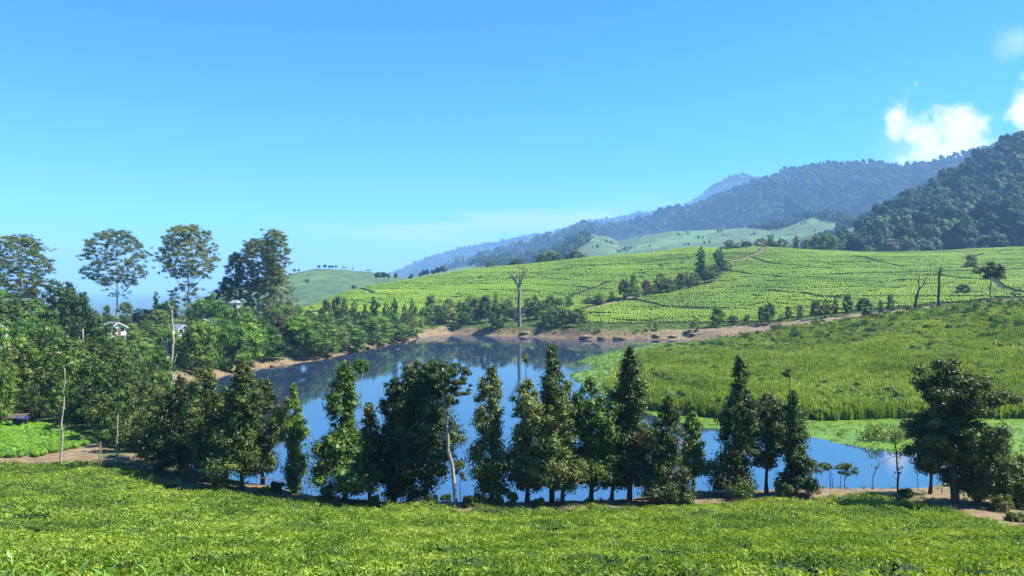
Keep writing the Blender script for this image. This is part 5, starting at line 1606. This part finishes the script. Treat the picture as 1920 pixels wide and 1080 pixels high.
dead_tree(1759, Y3, 580, 'upright dead trunk with a tight broken top beside the brown track',
          [([(1759, 582), (1760, 550), (1761, 520)], .5, .34), ([(1761, 522), (1763, 506), (1767, 500)], .28, .06), ([(1761, 520), (1759, 510)], .2, .05), ([(1763, 510), (1770, 502), (1773, 497)], .12, .03), ([(1763, 512), (1768, 512)], .1, .03), ([(1760, 545), (1765, 536)], .1, .03), ([(1762, 506), (1764, 497)], .12, .03)], 'bark_dark', 903)
dead_tree(317, 132, 715, 'pale forked dead trunk with peeling stubs before the left shore trees',
          [([(322, 715), (318, 690), (315, 668)], .42, .30), ([(315, 668), (312, 650), (311, 632)], .18, .08), ([(318, 690), (324, 660), (325, 620)], .24, .14), ([(325, 620), (323, 595), (321, 575)], .14, .08), ([(321, 582), (317, 570)], .08, .03), ([(322, 580), (325, 570)], .07, .03),
           ([(312, 655), (305, 636), (300, 630)], .12, .04), ([(320, 690), (329, 672), (331, 664)], .12, .04)], 'bark_pale', 904)
dead_tree(157, 150, 642, 'small pale forked snag among the left wood crowns', [([(157, 660), (156, 640), (155, 617)], .16, .1), ([(156, 634), (165, 626)], .08, .03), ([(155, 622), (158, 614)], .06, .03)], 'bark_pale', 905)
Y4 = Yof(1857, 566, 262)
add_tree('lone_tree', 1857, Y4, 'lone tree with a dark mop crown on a slim trunk by the track', puff(1858, 508, 23, 18, 60, 6.5, 44, .8, 2.0, .05) + puff(1835, 505, 8, 10, 6, 5, 45, .8, 1) + puff(1876, 515, 8, 9, 6, 5, 46, .8, 1), 60, .42, 'leaf_olive',
         [([(1857, 567), (1857, 545), (1858, 520), (1860, 505)], .26, .12), ([(1857, 545), (1850, 532)], .1, .03), ([(1858, 530), (1868, 515)], .12, .04)], 'bark_dead', seed=906)
Y5 = Yof(1876, 636, 150)
add_tree('leaning_bare_tree', 1876, Y5, 'crooked pale stem leaning left with a flat crown in the marsh', puff(1874, 598, 16, 7, 14, 5, 47, .6, 1), 40, .35, 'leaf_round',
         [([(1876, 638), (1866, 622), (1860, 614), (1866, 604), (1872, 600)], .10, .05)], 'bark_pale', seed=907)

# ------------------------------------------------------------------ forests
def forest_proto(seed, nl=250, leaf=.22, mat='leaf_forest'):
    """unit crown, radius 1, height about 1.5"""
    r = np.random.default_rng(seed)
    n = 15
    a = np.arange(n) * 2.39996 + r.random(n); t = r.random(n)
    rad = np.sqrt(1 - t * .75) * .72
    c = np.stack([np.cos(a) * rad, np.sin(a) * rad, .55 + .75 * t, .30 + .14 * r.random(n), np.full(n, .75)], 1)
    v, q = clump_leaves(c, nl / n, leaf, r, .3, .7, core=.82, tidy=.35)
    iv, it = ico(2)
    iv = iv * (0.72 + .2 * r.random((len(iv), 1))) * np.array([.95, .95, .72]) + np.array([0, 0, .68])
    iv2, it2 = ico(1)
    tv = []
    m = MB(); m.add(v, q); m.add(iv, None, it)
    m.tube([(0, 0, -1.0), (0, 0, .4)], [.07, .05], 5)
    vv = np.vstack(m.v); qq = np.vstack(m.q); tt = np.vstack(m.t)
    return new_mesh('forest_tree', vv, qq, tt, [M[mat]])


FP = [forest_proto(800 + s) for s in range(7)]
fcoll = source_collection('forest_crown', FP)


def grid_on(h, u0, u1, sp, t0=0.02, t1=1.0, jit=.8, seed=0):
    r = np.random.default_rng(seed)
    Yf, Yr = h.fy(np.array([(u0 + u1) / 2]))
    U, T = [], []
    ts = []
    t = t0
    dY = float(Yr[0] - Yf[0])
    while t < t1:
        Y = float(Yf[0]) + dY * t
        us = np.arange(u0, u1, sp / Y * F)
        U.append(us + r.random(len(us)) * jit * sp / Y * F); T.append(np.full(len(us), t) + (r.random(len(us)) - .5) * jit * sp / dY)
        t += sp * .9 / dY
    U = np.concatenate(U); T = np.clip(np.concatenate(T), 0, 1)
    X, Y, Z = h.at(U, T)
    return U, T, X, Y, Z


stuffP = []; stuffS = []
# near dark slope: nearest 290 crowns singly
U, T, X, Y, Z = grid_on(nearF, 1570, 2160, 13.0, 0.0, 1.0, .9, 5)
r = np.random.default_rng(55)
yf_, yr_ = nearF.fy(U)
kk = r.random(len(U)) < np.clip((yr_ - yf_) / 480, .12, 1)
U, T, X, Y, Z = U[kk], T[kk], X[kk], Y[kk], Z[kk]
R = (5.6 + 10.5 * r.random(len(X)) ** 2.2) * (1 + .15 * (T > .5)); Hs = R * (1.2 + .6 * r.random(len(X)))
py = 540 - F * (Z + 1.4 * Hs - HC) / Y
vis = (U < 1930)
order = np.argsort(-(R / Y) * vis + 0.0 * Y)
yk = np.argsort(np.where(vis, Y - 14 * R, 1e9))
single = yk[:292]
mask = np.zeros(len(X), bool); mask[single] = True
band = [(0, 'lowest edge'), (1, 'middle'), (2, 'upper part')]
for i in single:
    o = bpy.data.objects.new('forest_tree', FP[i % 7]); COL.objects.link(o)
    o.location = (X[i], Y[i], Z[i] + .25 * Hs[i]); o.scale = (R[i], R[i], Hs[i]); o.rotation_euler = (0, 0, i * 1.37)
    uu = ['leftmost tip', 'left part', 'left middle', 'centre', 'right middle', 'right part', 'right edge'][int(np.searchsorted([1610, 1655, 1705, 1760, 1815, 1870], U[i]))]
    pyt = 540 - F * (Z[i] + Hs[i] - HC) / Y[i]
    bb = ['near the top', 'high up', 'midway up', 'low down', 'just above the foot', 'at the foot'][int(np.searchsorted([330, 375, 410, 432, 448], pyt))]
    zz = 'big' if R[i] > 10 else ('middling' if R[i] > 7 else 'small')
    tag(o, f'{zz} forest tree {bb} on the dark slope, {uu}', 'tree', 'trees on the dark wooded slope')
stuffP.append(np.stack([X, Y, Z + .25 * Hs], 1)[~mask]); stuffS.append(np.stack([R, R, Hs], 1)[~mask])
# long mountain
U, T, X, Y, Z = grid_on(midF, 820, 2200, 18.0, 0.0, 1.0, .9, 6)
py = 540 - F * (Z - HC) / Y
k = fbm(X / 120, Y / 120, 99, 3) > -0.75
U, T, X, Y, Z = U[k], T[k], X[k], Y[k], Z[k]
R = 6.5 + 13.0 * r.random(len(X)) ** 2.6; R = np.where(T > .93, np.minimum(R, 10), R); Hs = R * (1.0 + .8 * r.random(len(X)))
stuffP.append(np.stack([X, Y, Z + .2 * Hs], 1)); stuffS.append(np.stack([R, R, Hs], 1))
# forest band descending over the green valley and its upper edge
U, T, X, Y, Z = grid_on(midG, 800, 1640, 11.5, 0.1, 1.0, .9, 7)
py = 540 - F * (Z - HC) / Y
up = interp_sky([(800, 500), (860, 498), (900, 492), (930, 487), (1000, 480), (1040, 476), (1060, 462), (1080, 448), (1095, 442), (1300, 433), (1640, 420)], U)
lowl = np.interp(U, [800, 840, 900, 940, 1000, 1060, 1080, 1110], [500, 498, 500, 500, 494, 486, 470, 452])
k1 = (U < 1105) & (U > 830) & (py < lowl) & (fbm(X / 60, Y / 60, 44, 3) > -.35 + .4 * (U < 900))
k2 = (fbm(X / 50, Y / 30, 45, 3) > .50) | ((fbm(X / 40, Y / 20, 46, 3) > .5) & (U > 1280) & (U < 1480) & (py > 435) & (py < 462))
k3 = (U > 1380) & (py < np.interp(U, [1380, 1440, 1470, 1500, 1530, 1580, 1640], [425, 432, 430, 415, 407, 424, 440])) & (T > .5)
k = k1 | k2 | k3
small = (k2 & ~k1 & ~k3)[k]
X, Y, Z = X[k], Y[k], Z[k]; R = (4.2 + 4.6 * r.random(len(X))) * np.where(small, .22 + .3 * r.random(len(X)), 1); Hs = R * (1.0 + .8 * r.random(len(X)))
stuffP.append(np.stack([X, Y, Z + .2 * Hs], 1)); stuffS.append(np.stack([R, R, Hs], 1))
# spur: forest along its left and upper edge
U, T, X, Y, Z = grid_on(spur, 1500, 1800, 9.0, 0.1, 1.0, .9, 8)
k = (T > .965) | (fbm(X / 25, Y / 25, 47, 3) > .55) | (U > 1720)
X, Y, Z = X[k], Y[k], Z[k]; R = 4.4 + 4.2 * r.random(len(X)); Hs = R * (1.0 + .7 * r.random(len(X)))
stuffP.append(np.stack([X, Y, Z + .2 * Hs], 1)); stuffS.append(np.stack([R, R, Hs], 1))
# far ridge crowns
U, T, X, Y, Z = grid_on(farR, 640, 1480, 32, 0.45, 1.0, .9, 9)
k = (fbm(X / 200, Y / 200, 48, 3) > -.45) | (T > .8)
X, Y, Z = X[k], Y[k], Z[k]; R = 14 + 9 * r.random(len(X)); Hs = R * (.8 + .5 * r.random(len(X)))
Z = Z + 26 * fbm(X / 22, Y / 22, 21 + 70, 4)
stuffP.append(np.stack([X, Y, Z], 1)); stuffS.append(np.stack([R, R, Hs], 1))
P = np.vstack(stuffP); Sx = np.vstack(stuffS)
print('forest', len(P))
scatter('mountain_forest', fcoll, P, yaw(len(P), .05), Sx, rng.integers(0, 7, len(P)), 'blue-green rainforest canopy covering the long mountainside at right', 'forest')

# little trees on the crest of the left green hill
LH = [(598, 1150, 496), (609, 1150, 495), (618, 1150, 497), (623, 1150, 497), (630, 1150, 497), (643, 1150, 500), (648, 1150, 501), (661, 1150, 503), (688, 1150, 506), (693, 1150, 506), (552, 1145, 503), (560, 1145, 504), (576, 1000, 509), (663, 960, 518)]
for i, (px, Y, top) in enumerate(LH):
    U1 = np.array([float(px)]); Yf, Yr = leftG.fy(U1); t = (Y - Yf) / (Yr - Yf)
    X1, Y1, Z1 = leftG.at(U1, np.minimum(t, 1))
    h = min(8.0, max(4.0, zy(top, float(Y1[0])) - float(Z1[0])))
    o = bpy.data.objects.new('crest_tree', FP[i % 7]); COL.objects.link(o)
    o.location = (float(X1[0]), float(Y1[0]), float(Z1[0]) + h * .3); o.scale = (h * .42, h * .42, h * .42)
    tag(o, f'tiny tree on the green hill at left, {"leftmost" if i == 10 else tens([2,3,4,5,6,7,8,10,12,13,0,1,2,11][i] if i != 12 else 0) + " from the left"}' if i not in (12, 13) else ('small dark tree low on the left green hill' if i == 13 else 'small tree on the left shoulder of the left green hill'), 'tree', 'tiny trees on the left green hill')
# treeline beyond the hill saddle
for i, (px, top, hw) in enumerate([(706, 511, 5), (712, 509, 6), (720, 510, 6), (728, 512, 4), (742, 512, 4), (772, 513, 4), (794, 506, 4), (800, 505, 5), (812, 505, 6), (822, 501, 7), (832, 499, 8), (768, 518, 3), (788, 511, 4)]):
    Y = 1000.0
    U1 = np.array([float(px)]); Yf, Yr = midG.fy(U1)
    z0 = zy(528 - max(0, (px - 760)) * .16, Y)
    h = zy(top, Y) - z0
    o = bpy.data.objects.new('crest_tree', FP[i % 7]); COL.objects.link(o)
    o.location = ((px - 960) / F * Y, Y, z0 + h * .35); o.scale = (hw / F * Y, hw / F * Y, h * .45)
    tag(o, f'hazy far tree in the hill saddle, {tens(i)} from the left', 'tree', 'hazy trees in the saddle between the hills')

# ------------------------------------------------------------------ houses
def house(name, px, Y, by, wid, dep, hgt, rise, yawd, lab, eave=.45, door=True):
    x = (px - 960) / F * Y
    e = tree_thing(name, x, Y, lab, 'house')
    e.rotation_euler = (0, 0, math.radians(yawd))
    e.location.z = zy(by, Y)
    w2, d2 = wid / 2, dep / 2
    m = MB(); m.box(-w2, w2, -d2, d2, -1.5, hgt)
    # gable ends as thin prisms
    for s in (-1, 1):
        y0 = s * (d2 - .12) ; y1 = s * d2
        m.add([(-w2, y0, hgt), (w2, y0, hgt), (0, y0, hgt + rise), (-w2, y1, hgt), (w2, y1, hgt), (0, y1, hgt + rise)], [[0, 1, 4, 3], [1, 2, 5, 4], [2, 0, 3, 5]], [[0, 2, 1], [3, 4, 5]])
    link('wall', m.mesh('wall', [M['wall_white']]), e)
    for s in (-1, 1):
        m = MB(); sl = rise / w2; ex = w2 + eave
        v = []
        for yy in (-d2 - eave, d2 + eave):
            for (xx, zz) in ((0, hgt + rise + .04), (s * ex, hgt - eave * sl + .04), (s * ex, hgt - eave * sl + .18), (0, hgt + rise + .18)):
                v.append((xx, yy, zz))
        m.add(v, [[0, 1, 2, 3], [4, 7, 6, 5], [0, 4, 5, 1], [1, 5, 6, 2], [2, 6, 7, 3], [3, 7, 4, 0]])
        link('roof_slope', m.mesh('roof_slope', [M['roof_grey']]), e)
    for i, xx in enumerate((-w2 * .5, w2 * .45)):
        m = MB(); m.box(xx - .5, xx + .5, -d2 - .05, -d2 - .004, 1.0, 2.1)
        wn = link('window', m.mesh('window', [M['wood']]), e)
        m = MB(); m.box(xx - .42, xx + .42, -d2 - .07, -d2 - .055, 1.08, 2.02)
        link('pane', m.mesh('pane', [M['glass_dark']]), wn)
    if door:
        m = MB(); m.box(-.2, .65, -d2 - .06, -d2 - .004, 0, 2.05)
        link('door', m.mesh('door', [M['wood']]), e)
    for s in (-1, 1):
        m = MB(); sl = rise / w2
        v = []
        for yy in (-d2 - eave - .05, -d2 - eave):
            for (xx, zz) in ((0, hgt + rise + .2), (s * (w2 + eave), hgt - eave * sl + .2), (s * (w2 + eave), hgt - eave * sl - .05), (0, hgt + rise - .05)):
                v.append((xx, yy, zz))
        m.add(v, [[0, 1, 2, 3], [4, 7, 6, 5], [0, 4, 5, 1], [1, 5, 6, 2], [2, 6, 7, 3], [3, 7, 4, 0]])
        link('barge_board', m.mesh('barge_board', [M['paint_white']]), e)
    return e


house('gabled_house', 213, 226, 627, 4.2, 8, 2.2, 1.3, 46, 'white gabled house with grey roof under the tall tiered tree')
house('gabled_house', 338, 232, 630, 3.8, 6, 2.0, 1.4, 46, 'white gable end peeping out behind the pale dead trunk')
house('hillside_house', 396, 270, 619, 4.5, 6, 2.6, 1.2, -20, 'mostly hidden house wall between the shore trees and the tall tree')
house('gabled_house', -17, 170, 642, 4.6, 6, 2.6, 1.3, 10, 'white house corner at the left edge of the view')


def hut():
    Y = 285; px = 441
    x = (px - 960) / F * Y
    e = tree_thing('tower_hut', x, Y, 'raised white hut with a dark hipped roof below the conifer', 'hut')
    zt = zy(565, Y) - e.location.z
    m = MB(); m.box(-1.1, 1.1, -1.1, 1.1, zt - 5.2, zt - .6); link('wall', m.mesh('wall', [M['wall_white']]), e)
    m = MB()
    m.add([(-1.9, -1.9, zt - .6), (1.9, -1.9, zt - .6), (1.9, 1.9, zt - .6), (-1.9, 1.9, zt - .6), (-.7, -.7, zt + .5), (.7, -.7, zt + .5), (.7, .7, zt + .5), (-.7, .7, zt + .5)],
          [[3, 2, 1, 0], [0, 1, 5, 4], [1, 2, 6, 5], [2, 3, 7, 6], [3, 0, 4, 7], [4, 5, 6, 7]])
    link('roof', m.mesh('roof', [M['roof_grey']]), e)
    m = MB(); m.box(-.5, .5, -1.16, -1.104, zt - 2.4, zt - 1.2); link('window', m.mesh('window', [M['glass_dark']]), e)
    for sx in (-1, 1):
        for sy in (-1, 1):
            m = MB(); m.box(sx * .95 - .1, sx * .95 + .1, sy * .95 - .1, sy * .95 + .1, 0, zt - 5.2); link('post', m.mesh('post', [M['wood']]), e)


hut()


def shed():
    Y = 100; px = 32
    x = (px - 960) / F * Y
    e = tree_thing('roadside_stall', x, Y, 'dark open stall with tin roof and blue tarpaulin under the left trees', 'stall')
    e.scale = (.5, .5, .66)
    for sx in (-1, 1):
        for sy in (-1, 1):
            m = MB(); m.box(sx * 1.9 - .06, sx * 1.9 + .06, sy * 1.2 - .06, sy * 1.2 + .06, 0, 2.3 + .25 * sy); link('post', m.mesh('post', [M['wood']]), e)
    m = MB()
    m.add([(-2.3, -1.7, 2.15), (2.3, -1.7, 2.15), (2.3, 1.7, 2.75), (-2.3, 1.7, 2.75), (-2.3, -1.7, 2.22), (2.3, -1.7, 2.22), (2.3, 1.7, 2.82), (-2.3, 1.7, 2.82)],
          [[3, 2, 1, 0], [4, 5, 6, 7], [0, 1, 5, 4], [1, 2, 6, 5], [2, 3, 7, 6], [3, 0, 4, 7]])
    link('roof', m.mesh('roof', [M['bark_brown']]), e)  # dark bark tone stands in for the trees' shade on the roof
    m = MB(); m.add([(.6, -1.75, 2.28), (3.0, -1.8, 2.05), (3.0, .2, 2.3), (.6, .3, 2.6), (.6, -1.75, 2.25), (3.0, -1.8, 2.02), (3.0, .2, 2.27), (.6, .3, 2.57)],
                    [[0, 1, 2, 3], [7, 6, 5, 4], [0, 4, 5, 1], [1, 5, 6, 2], [2, 6, 7, 3], [3, 7, 4, 0]])
    link('tarpaulin', m.mesh('tarpaulin', [M['tarp_blue']]), e)
    m = MB(); m.box(-1.8, 1.8, 1.1, 1.16, 0, 2.3); link('back_wall', m.mesh('back_wall', [M['wood']]), e)
    m = MB(); m.box(-1.7, 1.0, -1.1, -.5, 0, .9); link('counter', m.mesh('counter', [M['wood']]), e)
    m = MB(); m.box(-.9, -.5, -1.14, -1.105, .95, 1.45); link('notice_board', m.mesh('notice_board', [M['paint_white']]), e)


shed()

# fence stakes by the left pond corner
YF = 71.5
e = tree_thing('stake_fence', (505 - 960) / F * YF, YF, 'low fence of thin stakes and one rail at the left pond corner', 'fence')
z0 = e.location.z
for i, px in enumerate((482, 497, 512, 527, 540)):
    X = (px - 505) / F * YF; zb = gz(X + e.location.x, YF) - z0
    m = MB(); m.tube([(X, 0, zb - .2), (X + .02, 0, zb + .9 + .1 * (i % 2)), (X + .02, 0, zb + 1.0)], [.04, .035, .02], 6); link('stake', m.mesh('stake', [M['bark_dead']]), e)
m = MB(); m.tube([((482 - 505) / F * YF, -.05, 1.5 + gz(e.location.x - 1, YF) - z0 - .7), ((540 - 505) / F * YF, -.05, .75 + gz(e.location.x + 1.5, YF) - z0)], [.03, .03], 6); link('rail', m.mesh('rail', [M['bark_dead']]), e)
for i, px in enumerate((575, 584, 594, 1203, 1216)):
    Y = 72.6; x = (px - 960) / F * Y
    m = MB(); m.tube([(0, 0, -.3), (.02, 0, .7), (.03, 0, 1.25 + .3 * (i % 2))], [.035, .03, .015], 6)
    link('stake', m.mesh('stake', [M['bark_dead']]), None, (x, Y, gz(x, Y)), f'thin stake at the water edge, {tens(i)} counted from the left', 'stake', 'loose stakes at the near water edge')

# rocks on the far left shore
rk = []
for s in range(3):
    r_ = np.random.default_rng(950 + s); v, t = ico(2)
    v = v * (0.8 + .35 * r_.random((len(v), 1))) * np.array([1, .8, .6]); rk.append(new_mesh('shore_rock', v, None, t, [M['soil']], True))
for i, (px, by, rr) in enumerate([(400, 706, 5), (424, 702, 5), (443, 699, 7), (462, 695, 5), (510, 688, 5), (670, 660, 4), (690, 654, 5), (702, 652, 5), (722, 647, 6), (735, 642, 6), (530, 684, 4), (606, 671, 4), (640, 664, 4), (545, 680, 4)]):
    Y = 20 * F / (by - 540) + 0.6; x = (px - 960) / F * Y
    o = link('shore_rock', rk[i % 3], None, (x, Y, .25), f'sunlit earth boulder on the left shore, {tens(sorted([400,424,443,462,510,670,690,702,722,735,530,606,640,545]).index(px))} from the left', 'boulder', 'earth boulders along the left shore')
    s = rr / F * Y; o.scale = (s, s, s * .9); o.rotation_euler = (0, 0, i)

# dirt mounds at far bank
for i, (px, by, w, h) in enumerate([(1100, 633, 28, 5), (1130, 634, 20, 5), (1160, 635, 24, 5), (1230, 631, 16, 5), (1262, 632, 16, 4), (985, 626, 22, 4), (1300, 628, 14, 4)]):
    Y = Yof(px, by, 280); x = (px - 960) / F * Y
    r_ = np.random.default_rng(970 + i); v, t = ico(2); v = v * (0.8 + .4 * r_.random((len(v), 1)))
    o = link('earth_mound', new_mesh('earth_mound', v, None, t, [M['soil']], True), None, (x, Y, gz(x, Y)), f'low earth mound on the far brown bank, {tens(sorted([1100,1130,1160,1230,1262,985,1300]).index(px))} from the left', 'mound', 'earth mounds on the far bank')
    o.scale = (w / 2 / F * Y, 1.2, h / F * Y)

# ------------------------------------------------------------------ tall tea shoots at the lower left corner
def tea_shoot(px, py, Y, h, n, L, seed, lab, lean=0.1):
    r = np.random.default_rng(seed)
    x = (px - 960) / F * Y; zt = zy(py, Y)
    e = bpy.data.objects.new('tea_shoot', None); COL.objects.link(e); e.location = (x, Y, zt - h)
    tag(e, lab, 'tea shoot', 'tall tea shoots at the lower left')
    st = MB(); top = np.array([lean * h, 0, h])
    st.tube([(0, 0, -.35), (lean * h * .3, 0, h * .5), tuple(top)], [.006, .004, .002], 6)
    link('stem', st.mesh('stem', [M['leaf_shoot']], True), e)
    for k in range(n):
        t = .35 + .65 * k / max(1, n - 1); a = k * 2.4 + r.random() * .6
        b = np.array([lean * h * t, 0, h * t]); el = .35 + .9 * (k / n)
        d = np.array([math.cos(a) * math.cos(el), math.sin(a) * math.cos(el), math.sin(el)]); s = np.cross(d, [0, 0, 1]); s /= np.linalg.norm(s); up = np.cross(s, d)
        ll = L * (1.0 - .35 * k / n) * (.85 + .3 * r.random()); V = []; Q = []
        K_ = 7
        for j in range(K_):
            q = j / (K_ - 1); w = .21 * ll * math.sin(math.pi * min(1, q * .97 + .03)) ** .8
            c = b + d * ll * q - up * (ll * .22 * q * q) * -1 * (-1)
            for m_ in (-1, 0, 1):
                V.append(c + s * w * m_ + up * abs(m_) * w * .28)
        for j in range(K_ - 1):
            for m_ in range(2):
                a0 = j * 3 + m_; Q.append([a0, a0 + 1, a0 + 4, a0 + 3])
        link('leaf', new_mesh('leaf', V, Q, None, [M['leaf_shoot']], True), e)


TS = [(36, 1035, 2.6, .30, 8, .055, 'tallest pale green tea shoot at the lower left corner'), (70, 1062, 2.4, .20, 6, .05, 'tea shoot just right of the tallest corner shoot'),
      (8, 1050, 2.3, .22, 6, .05, 'tea shoot cut by the left edge of the view'), (182, 1068, 1.9, .16, 6, .055, 'shoot of large glossy leaves on the bottom edge, left'),
      (160, 1076, 1.8, .14, 4, .045, 'small shoot left of the large glossy leaves'), (262, 1076, 1.9, .15, 5, .045, 'low shoot between the glossy one and the lone one'),
      (428, 1062, 2.6, .18, 6, .04, 'lone upright shoot on the bottom edge, furthest right'), (356, 1077, 2.4, .16, 5, .04, 'barely rising shoot left of the lone upright one'), (215, 1079, 1.9, .14, 4, .045, 'half-hidden shoot right of the large glossy leaves')]
for i, (px, py, Y, h, n, L, lab) in enumerate(TS):
    tea_shoot(px, py, Y, h, n, L, 1200 + i, lab, (.12 if i % 2 else -.1))

# ------------------------------------------------------------------ haze
m = bpy.data.materials.new('haze'); nt, N, L = nodes_of(m)
out = N.new('ShaderNodeOutputMaterial'); pv = N.new('ShaderNodeVolumePrincipled')
pv.inputs['Color'].default_value = (0.31, 0.59, 1.0, 1)
pv.inputs['Density'].default_value = 0.000125
pv.inputs['Anisotropy'].default_value = 0.0
L.new(pv.outputs[0], out.inputs['Volume'])
mb = MB(); mb.box(-20500, 20500, -18500, 21500, -180, 800)
link('haze', mb.mesh('haze', [m]), kind='stuff', label='thin blue haze lying over the whole valley', cat='haze')
